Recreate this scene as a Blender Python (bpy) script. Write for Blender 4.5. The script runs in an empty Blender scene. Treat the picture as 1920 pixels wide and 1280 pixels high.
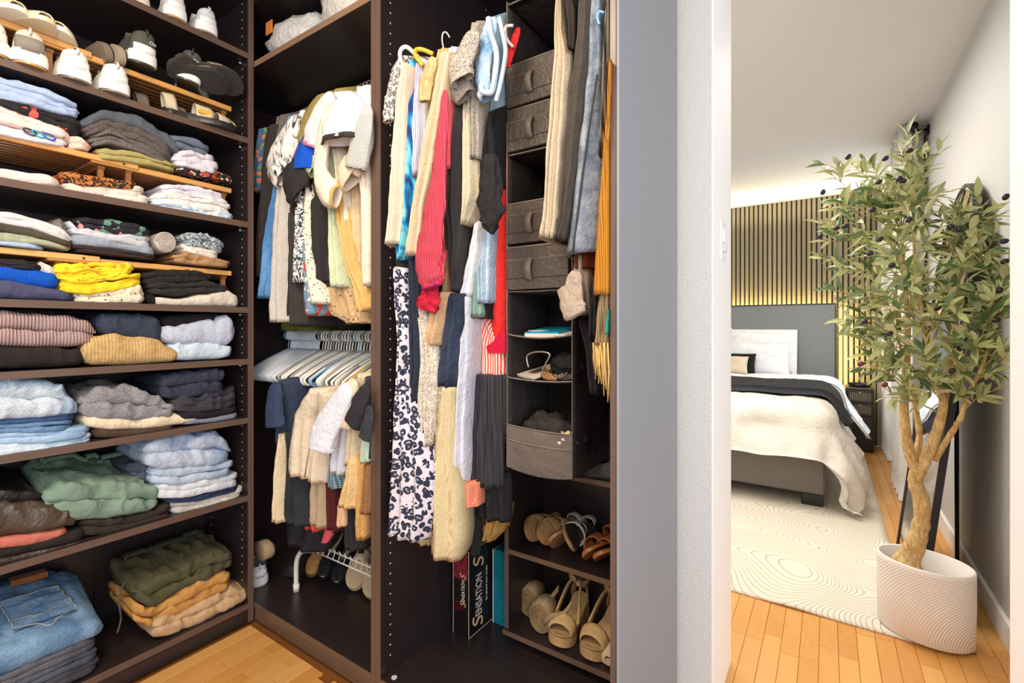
import bpy, math, random
from mathutils import Vector, noise, Matrix
C = bpy.context.scene.collection
R = math.radians; PI = math.pi; sin = math.sin; cos = math.cos

# ---------------------------------------------------------------- camera, world, lights
H = 1.15; F = 887.0; CX = 960.0; HY = 613.0; YAW = R(33.7)
cam = bpy.data.objects.new('camera', bpy.data.cameras.new('camera')); C.objects.link(cam)
cam.location = (0, 0, H); cam.rotation_euler = (PI/2, 0, YAW)
cam.data.sensor_width = 36; cam.data.lens = F/1920*36; cam.data.shift_y = -(640-HY)/1920
cam.data.clip_start = 0.02
bpy.context.scene.camera = cam
w = bpy.data.worlds.new('world'); bpy.context.scene.world = w; w.use_nodes = True
w.node_tree.nodes['Background'].inputs[0].default_value = (0.93, 0.96, 1.0, 1)
w.node_tree.nodes['Background'].inputs[1].default_value = 0.75
def area(name, loc, rot, size, power, col, sy=None):
    l = bpy.data.lights.new(name, 'AREA'); l.energy = power; l.color = col; l.size = size
    if sy: l.shape = 'RECTANGLE'; l.size_y = sy
    o = bpy.data.objects.new(name, l); o.location = loc; o.rotation_euler = rot; C.objects.link(o); return o
area('closet_ceiling_light', (-0.85, 0.05, 2.42), (R(0), R(0), 0), 0.45, 20, (1.0, 0.80, 0.58))
area('closet_side_light', (-0.35, -0.55, 1.95), (R(66), 0, R(35)), 0.7, 10, (1.0, 0.93, 0.84))
area('daylight_behind_camera', (1.5, -0.9, 1.3), (R(88), 0, R(52)), 1.3, 30, (0.93, 0.96, 1.0))
area('bedroom_window_light', (0.50, 4.9, 1.4), (R(90), 0, R(90)), 0.9, 10, (0.95, 0.97, 1.0), 1.5)
area('bedroom_fill_light', (-0.7, 3.0, 2.42), (0, 0, 0), 1.3, 42, (1.0, 0.95, 0.87))  # soft fill added to brighten the bedroom and the tree
area('slat_top_strip_light', (-0.7, 5.45, 2.22), (R(180), 0, 0), 2.2, 9.0, (1.0, 0.86, 0.66), 0.10)
area('headboard_strip_light', (-0.75, 5.69, 1.34), (R(165), 0, 0), 1.6, 7.0, (1.0, 0.76, 0.34), 0.03)
area('headboard_side_light', (0.11, 5.66, 0.95), (R(90), 0, R(-60)), 0.03, 5.0, (1.0, 0.76, 0.34), 0.8)
vs = bpy.context.scene.view_settings
vs.view_transform = 'Standard'; vs.look = 'None'; vs.gamma = 1; vs.use_curve_mapping = False
vs.exposure = 0.35

# ---------------------------------------------------------------- picking points in the room
def ray(x):
    u = (x-CX)/F
    return (-sin(YAW)+u*cos(YAW), cos(YAW)+u*sin(YAW))
def onY(x, y, Y):
    d = ray(x); t = Y/d[1]; return Vector((d[0]*t, Y, H+(HY-y)/F*t))
def onX(x, y, X):
    d = ray(x); t = X/d[0]; return Vector((X, d[1]*t, H+(HY-y)/F*t))
def onZ(x, y, z):
    d = ray(x); t = (z-H)/((HY-y)/F); return Vector((d[0]*t, d[1]*t, z))
def lerp(a, b, t): return a+(b-a)*t
def interp(pts, x):
    if x <= pts[0][0]: return pts[0][1:]
    for a, b in zip(pts, pts[1:]):
        if x <= b[0]:
            t = (x-a[0])/max(1e-9, b[0]-a[0]); t = t*t*(3-2*t)*0.5+t*0.5
            return [lerp(p, q, t) for p, q in zip(a[1:], b[1:])]
    return pts[-1][1:]
def nz(x, y, z): return noise.noise(Vector((x, y, z)))

# ---------------------------------------------------------------- materials
def lin(c): 
    return tuple(((v/255)/12.92 if v/255 <= .04045 else ((v/255+.055)/1.055)**2.4) for v in c)+(1,)
MC = {}
CLOTH = ('fabric', 'heather', 'denim', 'knit', 'stripe_x', 'stripe_y', 'stripe_z', 'leopard', 'floral', 'dots', 'plumes', 'brush', 'check', 'leather')
def m(kind, c1, c2=None, s=1.0, r=None, b=1.0, c3=None):
    key = (kind, c1, c2, s, r, b, c3)
    if key in MC: return MC[key]
    ma = bpy.data.materials.new(kind+'_%02x%02x%02x' % tuple(c1)); ma.use_nodes = True; MC[key] = ma
    nt = ma.node_tree; N = nt.nodes; L = nt.links; bs = N['Principled BSDF']
    def nd(t, **k):
        n = N.new(t)
        for a, v in k.items(): setattr(n, a, v)
        return n
    tc = nd('ShaderNodeTexCoord').outputs['Object']
    def noi(scale, detail=3, vec=None, dist=0):
        n = nd('ShaderNodeTexNoise'); n.inputs['Scale'].default_value = scale; n.inputs['Detail'].default_value = detail
        n.inputs['Distortion'].default_value = dist
        L.new(vec or tc, n.inputs['Vector']); return n.outputs['Fac']
    def vor(scale, out='Distance', vec=None, feat='F1'):
        n = nd('ShaderNodeTexVoronoi', feature=feat); n.inputs['Scale'].default_value = scale
        L.new(vec or tc, n.inputs['Vector']); return n.outputs[out]
    def wave(scale, axis, dist=0, det=0, prof='SIN', vec=None):
        n = nd('ShaderNodeTexWave', bands_direction=axis, wave_profile=prof); n.inputs['Scale'].default_value = scale
        n.inputs['Distortion'].default_value = dist; n.inputs['Detail'].default_value = det
        L.new(vec or tc, n.inputs['Vector']); return n.outputs['Fac']
    def mp(sc=(1, 1, 1), rot=(0, 0, 0)):
        n = nd('ShaderNodeMapping'); n.inputs['Scale'].default_value = sc; n.inputs['Rotation'].default_value = rot
        L.new(tc, n.inputs['Vector']); return n.outputs['Vector']
    def ramp(fac, stops, const=False):
        n = nd('ShaderNodeValToRGB'); cr = n.color_ramp
        if const: cr.interpolation = 'CONSTANT'
        while len(cr.elements) < len(stops): cr.elements.new(0.5)
        for e, (p, c) in zip(cr.elements, stops): e.position = p; e.color = c
        L.new(fac, n.inputs['Fac']); return n.outputs['Color']
    def mix(fac, a, bb, bt='MIX'):
        n = nd('ShaderNodeMix', data_type='RGBA', blend_type=bt)
        for sock, v in ((n.inputs[0], fac), (n.inputs[6], a), (n.inputs[7], bb)):
            if isinstance(v, (int, float, tuple)): sock.default_value = v
            else: L.new(v, sock)
        return n.outputs[2]
    def math_(op, a, bb=0.5):
        n = nd('ShaderNodeMath', operation=op)
        for sock, v in ((n.inputs[0], a), (n.inputs[1], bb)):
            if isinstance(v, (int, float)): sock.default_value = v
            else: L.new(v, sock)
        return n.outputs[0]
    def bump(h, st, dist):
        n = nd('ShaderNodeBump'); n.inputs['Strength'].default_value = st*b; n.inputs['Distance'].default_value = dist
        L.new(h, n.inputs['Height']); L.new(n.outputs['Normal'], bs.inputs['Normal'])
        if kind in CLOTH:
            k2 = nd('ShaderNodeBump'); k2.inputs['Strength'].default_value = .75 if kind in ('fabric', 'denim', 'heather', 'leather') else .4; k2.inputs['Distance'].default_value = .012
            a_ = noi(17, 5, None, 1.3); r_ = math_('ABSOLUTE', math_('SUBTRACT', a_, .5)); L.new(mix(.5, r_, noi(42, 4, None, .8)), k2.inputs['Height']); L.new(k2.outputs['Normal'], n.inputs['Normal'])
    A = lin(c1); B = lin(c2) if c2 else tuple(min(1, v*1.45+.01) for v in A[:3])+(1,); D = lin(c3) if c3 else B
    rough = .85; col = None
    W = (1, 1, 1, 1); K = (0, 0, 0, 1)
    if kind == 'fabric':
        col = mix(ramp(noi(14), [(.3, K), (.7, W)]), tuple(v*.86 for v in A[:3])+(1,), A); 
        bump(mix(.5, noi(60*s), noi(700)), .45, .0025)
    elif kind == 'heather':
        col = mix(ramp(noi(420*s, 2), [(.4, K), (.6, W)]), A, B); bump(noi(500), .4, .002)
    elif kind == 'denim':
        f = mix(.4, ramp(noi(11*s, 5, None, .8), [(.35, K), (.62, W)]), ramp(noi(330, 2), [(.3, K), (.7, W)])); col = mix(f, tuple(v*.85 for v in A[:3])+(1,), B); bump(noi(400), .35, .0015)
    elif kind in ('ribs_y', 'ribs_x', 'ribs_z'):
        ax = kind[-1].upper(); wv = wave(30*s, ax, .6, 1)
        col = mix(wv, tuple(v*.6 for v in A[:3])+(1,), A); bump(wv, .8, .004)
    elif kind == 'knit':
        v = vor(170*s, vec=mp((1, .6, 1))); wv = wave(60*s, 'Y', 2, 1); h = mix(.5, v, wv)
        col = mix(h, A, tuple(x*.5 for x in A[:3])+(1,)); bump(h, -.9, .006)
    elif kind in ('stripe_x', 'stripe_y', 'stripe_z'):
        wv = wave(20*s, kind[-1].upper(), .8, 1); col = mix(ramp(wv, [(.45, K), (.55, W)]), A, B); bump(noi(300), .3, .002)
    elif kind == 'leopard':
        dv = nd('ShaderNodeVectorMath', operation='ADD'); nn = nd('ShaderNodeTexNoise'); nn.inputs['Scale'].default_value = 40
        L.new(tc, nn.inputs['Vector']); sc = nd('ShaderNodeVectorMath', operation='SCALE'); sc.inputs['Scale'].default_value = .012
        L.new(nn.outputs['Color'], sc.inputs[0]); L.new(tc, dv.inputs[0]); L.new(sc.outputs[0], dv.inputs[1])
        v = vor(52*s, vec=dv.outputs[0])
        col = ramp(v, [(0, D), (.20, B), (.53, A)], True); bump(noi(300), .3, .002)
        gap = ramp(noi(60*s, 1), [(.64, K), (.65, W)], True); col = mix(gap, col, A)
    elif kind == 'floral':
        v = vor(45*s, 'Color'); sp = nd('ShaderNodeSeparateColor'); L.new(v, sp.inputs[0])
        col = ramp(sp.outputs[0], [(0, A), (.42, B), (.6, A), (.72, D), (.86, A)], True); bump(noi(200), .4, .002)
    elif kind == 'dots':
        v = vor(80*s); col = ramp(v, [(0, B), (.2, A)], True); bump(noi(150), .4, .002)
    elif kind == 'plumes':
        f = noi(26*s, 5, mp((2.2, 1, .55)), 1.6); col = ramp(f, [(.38, A), (.5, B), (.62, D)]); bump(f, .2, .003)
    elif kind == 'brush':
        f = noi(24*s, 3, mp((1.4, 1, 1)), 3.5); col = ramp(f, [(.44, A), (.47, B), (.56, B), (.59, A)], True); bump(noi(200), .3, .002)
    elif kind == 'check':
        a_ = wave(30*s, 'X'); c_ = wave(30*s, 'Z'); col = mix(math_('MULTIPLY', a_, c_), B, A); bump(noi(300), .4, .002)
    elif kind == 'dip':
        sp = nd('ShaderNodeSeparateXYZ'); L.new(tc, sp.inputs[0]); col = ramp(math_('ADD', sp.outputs[2], s), [(.0, A), (.12, B)])
        bump(vor(160), .5, .004)
    elif kind == 'leather':
        rough = .38; col = mix(noi(30), A, tuple(v*.8 for v in A[:3])+(1,)); bump(mix(.5, noi(300), noi(40)), .35, .002)
    elif kind == 'plain':
        rough = .5; col = A
    elif kind == 'paint':
        rough = .6; col = mix(noi(6, 4), A, tuple(v*.96 for v in A[:3])+(1,)); bump(noi(180*s, 4), .25, .002)
    elif kind == 'brushed_plaster':
        rough = .6; col = A; bump(mix(.5, noi(30, 4, mp((1.2, 1, 9))), noi(130, 4)), .7, .004)
    elif kind == 'laminate':
        rough = .34; f = noi(60, 4, mp((1, 1, .06) if s == 1 else ((.06, 1, 1) if s == 2 else (1, .06, 1))))
        col = mix(f, tuple(v*.75 for v in A[:3])+(1,), tuple(v*1.25 for v in A[:3])+(1,)); bump(f, .12, .001)
    elif kind == 'wood':
        f = noi(22*s, 5, mp((1.6, .12, 1.6)), .6); oi = nd('ShaderNodeObjectInfo').outputs['Random']
        rough = .33; c0 = mix(f, A, B); col = mix(math_('MULTIPLY', oi, .55), c0, D); bump(f, .06, .001)
    elif kind == 'bark':
        f = noi(55, 5, mp((1, 1, .35)), 1.8); col = mix(ramp(f, [(.35, K), (.65, W)]), B, A); bump(f, 1.0, .008)
    elif kind == 'jute':
        wv = wave(120*s, 'Z', 1.5, 1); col = mix(wv, B, A); bump(wv, .8, .002)
    elif kind == 'rug':
        f = noi(1.35, 1, None, .35); wv = nd('ShaderNodeMath', operation='SINE'); L.new(math_('MULTIPLY', f, 560.0), wv.inputs[0])
        g = ramp(math_('MULTIPLY', wv.outputs[0], .9), [(.0, W), (.75, W), (.95, K)]); col = mix(g, B, A); bump(mix(.25, g, noi(300)), .8, .004)
    elif kind == 'leaf':
        geo = nd('ShaderNodeNewGeometry').outputs['Backfacing']; f = noi(25)
        col = mix(geo, mix(f, A, B), D); rough = .5
    elif kind == 'metal':
        rough = .3; col = A; bs.inputs['Metallic'].default_value = .9
    elif kind == 'mirror':
        rough = .01; col = A; bs.inputs['Metallic'].default_value = 1
    elif kind == 'plastic':
        rough = .3; col = A
    elif kind == 'filmbag':
        rough = .2; col = mix(noi(30), A, B); bump(noi(24, 5, None, 1.5), .9, .012)
    if isinstance(col, tuple): bs.inputs['Base Color'].default_value = col
    else: L.new(col, bs.inputs['Base Color'])
    bs.inputs['Roughness'].default_value = r if r is not None else rough
    if kind in ('fabric', 'heather', 'knit', 'denim'):
        bs.inputs['Specular IOR Level'].default_value = .2
    return ma

# ---------------------------------------------------------------- objects
BASE = {}
def tag(o, label=None, cat=None, group=None, kind=None, category=None):
    cat = cat or category
    if label: o['label'] = label
    if cat: o['category'] = cat
    if group: o['group'] = group
    if kind: o['kind'] = kind
    return o
def thing(name, label, cat, loc=(0, 0, 0), rot=(0, 0, 0), group=None):
    o = bpy.data.objects.new(name, None); C.objects.link(o); o.empty_display_size = .05
    o.location = loc; o.rotation_euler = rot
    BASE[o.name] = Vector(loc) if rot == (0, 0, 0) else Vector((0, 0, 0))
    return tag(o, label, cat, group)
def mk(name, V, Fc, mat, parent=None, loc=None, smooth=True, **k):
    """verts in world coordinates unless the parent is rotated (then in its own)"""
    if parent is not None: base = BASE[parent.name]
    else:
        base = Vector(loc) if loc is not None else Vector((sum(v[0] for v in V)/len(V), sum(v[1] for v in V)/len(V), min(v[2] for v in V)))
    me = bpy.data.meshes.new(name); me.from_pydata([Vector(v)-base for v in V], [], Fc)
    me.validate(); me.materials.append(mat)
    if smooth: me.shade_smooth()
    o = bpy.data.objects.new(name, me); C.objects.link(o)
    if parent is not None: o.parent = parent; BASE[o.name] = base
    else: o.location = base; BASE[o.name] = base
    return tag(o, **k)
class MB:
    def __init__(s): s.V = []; s.F = []
    def add(s, V, Fc):
        n = len(s.V); s.V += [tuple(v) for v in V]; s.F += [tuple(i+n for i in f) for f in Fc]; return s
    def box(s, x0, x1, y0, y1, z0, z1, bev=0.0):
        if bev <= 0:
            V = [(x, y, z) for x in (x0, x1) for y in (y0, y1) for z in (z0, z1)]
            return s.add(V, [(0, 1, 3, 2), (4, 6, 7, 5), (0, 4, 5, 1), (2, 3, 7, 6), (0, 2, 6, 4), (1, 5, 7, 3)])
        c = bev; V = []; idx = {}
        for i, x in enumerate((x0, x1)):
            for j, y in enumerate((y0, y1)):
                for k, z in enumerate((z0, z1)):
                    sx = 1 if i == 0 else -1; sy = 1 if j == 0 else -1; sz = 1 if k == 0 else -1
                    for a in range(3):
                        idx[(i, j, k, a)] = len(V)
                        V.append((x+(0 if a == 0 else sx*c), y+(0 if a == 1 else sy*c), z+(0 if a == 2 else sz*c)))
        Fc = []
        for i in (0, 1):
            q = [idx[(i, 0, 0, 0)], idx[(i, 1, 0, 0)], idx[(i, 1, 1, 0)], idx[(i, 0, 1, 0)]]; Fc.append(q if i else q[::-1])
            q = [idx[(0, i, 0, 1)], idx[(0, i, 1, 1)], idx[(1, i, 1, 1)], idx[(1, i, 0, 1)]]; Fc.append(q if i else q[::-1])
            q = [idx[(0, 0, i, 2)], idx[(1, 0, i, 2)], idx[(1, 1, i, 2)], idx[(0, 1, i, 2)]]; Fc.append(q if i else q[::-1])
        for i in (0, 1):
            for j in (0, 1):
                Fc.append((idx[(i, j, 0, 0)], idx[(i, j, 1, 0)], idx[(i, j, 1, 1)], idx[(i, j, 0, 1)]))
                Fc.append((idx[(i, 0, j, 0)], idx[(i, 1, j, 0)], idx[(i, 1, j, 2)], idx[(i, 0, j, 2)]))
                Fc.append((idx[(0, i, j, 1)], idx[(1, i, j, 1)], idx[(1, i, j, 2)], idx[(0, i, j, 2)]))
                for k in (0, 1): Fc.append((idx[(i, j, k, 0)], idx[(i, j, k, 1)], idx[(i, j, k, 2)]))
        return s.add(V, Fc)
    def tube(s, pts, r, n=8, cap=True):
        pts = [Vector(p) for p in pts]; rs = r if isinstance(r, (list, tuple)) else [r]*len(pts)
        V = []; Fc = []; up = Vector((0.13, .27, .95)).normalized(); prev = None
        for i, p in enumerate(pts):
            d = (pts[min(i+1, len(pts)-1)]-pts[max(i-1, 0)]).normalized()
            if prev is None: a = d.cross(up).normalized() if abs(d.dot(up)) < .98 else d.orthogonal().normalized()
            else: a = (prev-d*prev.dot(d)).normalized()
            prev = a; bb = d.cross(a)
            for k in range(n):
                an = 2*PI*k/n; V.append(p+(a*cos(an)+bb*sin(an))*rs[i])
        for i in range(len(pts)-1):
            for k in range(n):
                Fc.append((i*n+k, i*n+(k+1) % n, (i+1)*n+(k+1) % n, (i+1)*n+k))
        if cap: Fc.append(tuple(range(n))[::-1]); Fc.append(tuple(range((len(pts)-1)*n, len(pts)*n)))
        return s.add(V, Fc)
    def loft(s, rings, cap0=True, cap1=True, closed=True):
        n = len(rings[0]); V = [v for rg in rings for v in rg]; Fc = []
        for i in range(len(rings)-1):
            for k in range(n if closed else n-1):
                Fc.append((i*n+k, i*n+(k+1) % n, (i+1)*n+(k+1) % n, (i+1)*n+k))
        if closed and cap0: Fc.append(tuple(range(n))[::-1])
        if closed and cap1: Fc.append(tuple(range((len(rings)-1)*n, len(rings)*n)))
        return s.add(V, Fc)
    def prism(s, poly, z0, z1):
        n = len(poly); V = [(x, y, z0) for x, y in poly]+[(x, y, z1) for x, y in poly]
        return s.add(V, [tuple(range(n))[::-1], tuple(range(n, 2*n))]+[(i, (i+1) % n, n+(i+1) % n, n+i) for i in range(n)])
    def build(s, name, mat, parent=None, smooth=False, **k): return mk(name, s.V, s.F, mat, parent, smooth=smooth, **k)
def spline(pts, n=8):
    pts = [Vector(p) for p in pts]; out = []
    for i in range(len(pts)-1):
        p0 = pts[max(i-1, 0)]; p1 = pts[i]; p2 = pts[i+1]; p3 = pts[min(i+2, len(pts)-1)]
        for k in range(n):
            t = k/n; out.append(.5*((2*p1)+(p2-p0)*t+(2*p0-5*p1+4*p2-p3)*t*t+(3*p1-p0-3*p2+p3)*t**3))
    return out+[pts[-1]]
def bx(name, mat, parent, x0, x1, y0, y1, z0, z1, bev=0.001, **k):
    return MB().box(min(x0, x1), max(x0, x1), min(y0, y1), max(y0, y1), min(z0, z1), max(z0, z1), bev).build(name, mat, parent, **k)

DARK = m('laminate', (46, 37, 38)); DARKH = m('laminate', (46, 37, 38), s=2); DARKY = m('laminate', (46, 37, 38), s=3)
EDGE = m('laminate', (102, 80, 68), s=3); EDGEV = m('laminate', (102, 80, 68)); EDGEX = m('laminate', (108, 84, 68), s=2)
WHITE = m('paint', (236, 236, 236)); 

# ---------------------------------------------------------------- the setting
CZ = 2.48
FLOORM = m('wood', (220, 158, 84), (198, 132, 62), 1, None, 1, (238, 186, 112))
WARMW = m('wood', (222, 158, 90), (205, 138, 70), 1, None, 1, (240, 190, 118))
bx('floor', m('wood', (150, 98, 50), (130, 80, 40), 1), None, -2.4, 1.1, -1.8, 5.9, -.08, -.014, 0, kind='structure')
floor = bpy.data.objects['floor']
random.seed(4)
PL = [bpy.data.meshes.new('plank') for _ in range(4)]
for i, me in enumerate(PL):
    b_ = MB().box(-.0283, .0283, -.5, .5, -.012, 0, .0012); me.from_pydata(b_.V, [], b_.F); me.materials.append(FLOORM)
def planks(x0, x1, y0, y1, lo=.25, hi=.62):
    x = x0
    while x < x1-.01:
        y = y0-random.uniform(0, .3)
        while y < y1:
            ln = random.uniform(lo, hi); a = max(y, y0); e = min(y+ln, y1)
            if e-a > .03:
                o = bpy.data.objects.new('plank', random.choice(PL)); C.objects.link(o); o.parent = floor
                o.location = Vector((x+.0285, (a+e)/2, random.uniform(-.0006, .0006)))-floor.location
                o.scale = (1, (e-a)-.0012, 1)
            y += ln
        x += .0575
planks(-1.855, -.70, .12, .96, .2, .5)
planks(-.37, .545, 1.25, 2.30, .2, .5)
planks(.258, .545, 2.30, 5.75, .3, .7)
bx('ceiling', m('paint', (222, 221, 219)), None, -2.4, 1.1, -1.0, 5.9, CZ, CZ+.06, 0, kind='structure')
bx('wall_left', WHITE, None, -2.40, -2.30, -1.0, 5.9, 0, CZ, 0, kind='structure')
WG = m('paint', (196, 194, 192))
wb = MB()
wy0, wy1, wz0, wz1 = 4.45, 5.45, .55, 2.2
wb.box(.545, .65, 1.62, wy0, 0, CZ); wb.box(.545, .65, wy1, 5.9, 0, CZ); wb.box(.545, .65, wy0, wy1, 0, wz0); wb.box(.545, .65, wy0, wy1, wz1, CZ)
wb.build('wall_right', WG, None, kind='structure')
bx('baseboard_right', m('paint', (238, 236, 232)), None, .53, .5455, 1.78, 5.79, 0, .1, .003, kind='structure')
# window
win = bpy.data.objects.new('window_1', None); C.objects.link(win); win.location = (.6, wy0, wz0); BASE[win.name] = Vector((.6, wy0, wz0)); win['kind'] = 'structure'
for a, b_, c_, d_ in ((wy0, wy0+.05, wz0, wz1), (wy1-.05, wy1, wz0, wz1), (wy0, wy1, wz0, wz0+.05), (wy0, wy1, wz1-.05, wz1), (4.93, 4.97, wz0, wz1)):
    bx('window_frame', WHITE, win, .57, .62, a, b_, c_, d_, .002)
gl = bpy.data.materials.new('glass'); gl.use_nodes = True; g_ = gl.node_tree.nodes['Principled BSDF']
g_.inputs['Transmission Weight'].default_value = 1; g_.inputs['Roughness'].default_value = 0; g_.inputs['IOR'].default_value = 1.02
for a, b_ in ((wy0+.05, 4.93), (4.97, wy1-.05)): bx('pane', gl, win, .592, .596, a, b_, wz0+.05, wz1-.05, 0)
# slat wall
bx('wall_back', m('paint', (52, 46, 40)), None, -2.4, .40, 5.79, 5.9, 0, CZ, 0, kind='structure'); wbk = bpy.data.objects['wall_back']
bx('wall_back_corner', WG, None, .40, .65, 5.79, 5.9, 0, CZ, 0, kind='structure')
sm = bpy.data.meshes.new('slat'); b_ = MB().box(-.0145, .0145, -.02, 0, 0, CZ-.002, .001); sm.from_pydata(b_.V, [], b_.F)
sm.materials.append(m('wood', (140, 130, 102), (112, 104, 80), 1, .55, 1, (152, 142, 114)))
x = -1.45
while x < .385:
    o = bpy.data.objects.new('slat', sm); C.objects.link(o); o.parent = wbk; o.location = Vector((x, 5.789, 0))-wbk.location; x += .0445
# partition, jambs
PLA = m('brushed_plaster', (222, 219, 215), b=1.4); JB = m('brushed_plaster', (255, 255, 255), b=.25)
bx('trim_3', JB, None, -.2805, -.2765, 1.471, 1.775, 0, CZ, 0, kind='structure')
bx('wall_partition', PLA, None, -.386, -.28, 1.47, 1.776, 0, CZ, .002, kind='structure')
bx('wall_behind_closet', WHITE, None, -2.3, -.386, 1.62, 1.776, 0, CZ, 0, kind='structure')
bx('wall_near_right', JB, None, .402, 1.0, 1.45, 1.776, 0, CZ, .002, kind='structure')
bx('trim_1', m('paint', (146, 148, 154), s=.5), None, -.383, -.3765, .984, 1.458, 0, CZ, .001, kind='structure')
bx('gap_shade', m('plain', (16, 14, 14)), None, -.386, -.380, 1.458, 1.470, 0, CZ, 0, kind='structure')  # black strip stands in for the shade of the open gap

# light switch on the jamb
sw = thing('light_switch', 'white rocker light switch with a motion sensor on the white door jamb', 'switch', (-.2795, 1.60, 1.16))
p_ = onX(1353, 452, -.28); sw.location = p_; BASE[sw.name] = Vector(p_)
sy, sz = p_.y, p_.z
bx('plate', m('plastic', (244, 244, 244)), sw, -.2805, -.273, sy-.038, sy+.038, sz-.062, sz+.062, .002)
bx('rocker', m('plastic', (252, 252, 252)), sw, -.274, -.268, sy-.017, sy+.017, sz-.005, sz+.038, .002)
bx('sensor', m('plastic', (225, 225, 225)), sw, -.274, -.266, sy-.015, sy+.015, sz-.036, sz-.012, .002)

# ---------------------------------------------------------------- cabinets
XF = -1.877; XB = -2.235; YE = .985
un = thing('shelving_unit', 'dark brown open shelving unit of folded clothes and shoes on the left', 'shelves', (-2.05, .4, 0))
bx('side_panel', DARK, un, XB, XF-.001, .962, .983, 0, CZ-.01); bx('edge_band', EDGEV, un, XF-.001, XF+.0015, .962, .983, 0, CZ-.01, 0)
bx('side_panel', DARK, un, XB, XF, -.62, -.60, 0, CZ-.01)
bx('back_panel', DARK, un, XB-.012, XB, .593, .962, 0, CZ-.01, 0); bx('back_panel', DARK, un, XB-.012, XB-.0015, -.6, .592, 0, CZ-.01, 0)
SH = [2.216, 1.886, 1.559, 1.227, 1.027, .798, .496, .075]
for z in SH:
    s_ = bx('shelf', DARKY, un, XB, XF-.0012, -.6, .962, z-.022, z); bx('edge_band', EDGE, s_, XF-.0012, XF+.0008, -.6, .962, z-.022, z, 0)
bx('top_panel', DARKY, un, XB, XF, -.6, .962, 2.43, 2.45)
bx('kick_board', DARKY, un, XF-.02, XF-.004, -.6, .962, 0, .053)
def holes(par, pts, nrm):
    b_ = MB()
    for p in pts:
        p = Vector(p); a = nrm.orthogonal().normalized(); c = nrm.cross(a); V = []
        for rr, hh in ((.0034, .0001), (.0022, .0008)):
            V += [p+nrm*hh+(a*cos(k*PI/3)+c*sin(k*PI/3))*rr for k in range(6)]
        b_.add(V, [tuple(range(6, 12))]+[(k, (k+1) % 6, 6+(k+1) % 6, 6+k) for k in range(6)])
    return b_.build('peg_holes', m('plastic', (205, 185, 170)), par, kind='stuff')
zz = [.12+.032*i for i in range(73)]
holes(un, [(X_, .962, z) for X_ in (XF-.045, XB+.06) for z in zz], Vector((0, -1, 0)))
pinb = m('metal', (200, 205, 215))
for z in SH[:-1]:
    MB().tube([(XF-.045, .962, z-.028), (XF-.045, .950, z-.028)], .005, 8).build('shelf_pin', pinb, un, smooth=True)

YB = 1.585; DK = .066
md = thing('wardrobe_unit', 'dark brown wardrobe section with two hanging rails in the corner', 'wardrobe', (-1.55, 1.2, 0))
rt = thing('wardrobe_unit', 'dark brown wardrobe section with one high rail beside the grey panel', 'wardrobe', (-.77, 1.2, 0))
def panel(par, x0, x1, y0=YE+.001, y1=YB):
    bx('side_panel', DARK, par, x0, x1, y0, y1, 0, CZ-.01); bx('edge_band', EDGEV, par, x0, x1, y0-.0022, y0, 0, CZ-.01, 0)
bx('side_panel', DARK, md, -2.255, -2.235, .985, YB, 0, CZ-.01)
panel(md, -1.185, -1.1645); panel(rt, -1.1635, -1.143); panel(rt, -.397, -.384)
for par, a, b_ in ((md, -2.235, -1.185), (rt, -1.143, -.397)):
    bx('top_panel', DARKH, par, a, b_, YE+.003, YB, 2.43, 2.45)
    bx('back_panel', DARK, par, a, b_, YB, YB+.012, 0, CZ-.01, 0)
    bx('deck', DARKH, par, a, b_, YE+.003, YB, DK-.02, DK); bx('kick_board', EDGEX if par is md else DARKH, par, max(a, -1.877), b_, YE+.003, YE+.02, 0, DK-.02)
    bx('edge_band', EDGEX, par, max(a, -1.877), b_, YE+.001, YE+.003, DK-.02, DK, 0)
zs = 2.195
s_ = bx('top_shelf', DARKH, md, -2.235, -1.185, YE+.003, YB, zs-.022, zs); bx('edge_band', m('laminate', (150, 118, 92), s=2), s_, -2.235, -1.185, YE+.001, YE+.003, zs-.022, zs, 0)
RY = 1.285
for par, a, b_, zr in ((md, -2.235, -1.185, 2.125), (md, -2.235, -1.185, 1.105), (rt, -1.143, -.397, 2.125)):
    MB().tube([(a, RY, zr), (b_, RY, zr)], .0125, 12).build('hanging_rail', m('metal', (150, 150, 155)), par, smooth=True)
holes(rt, [(-1.143, y_, z) for y_ in (YE+.04, YB-.06) for z in zz], Vector((1, 0, 0)))
MB().tube([(-1.115, 1.015, DK), (-1.115, 1.015, DK+.002)], .009, 12).build('screw_cap', m('plastic', (225, 215, 205)), rt)

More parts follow.
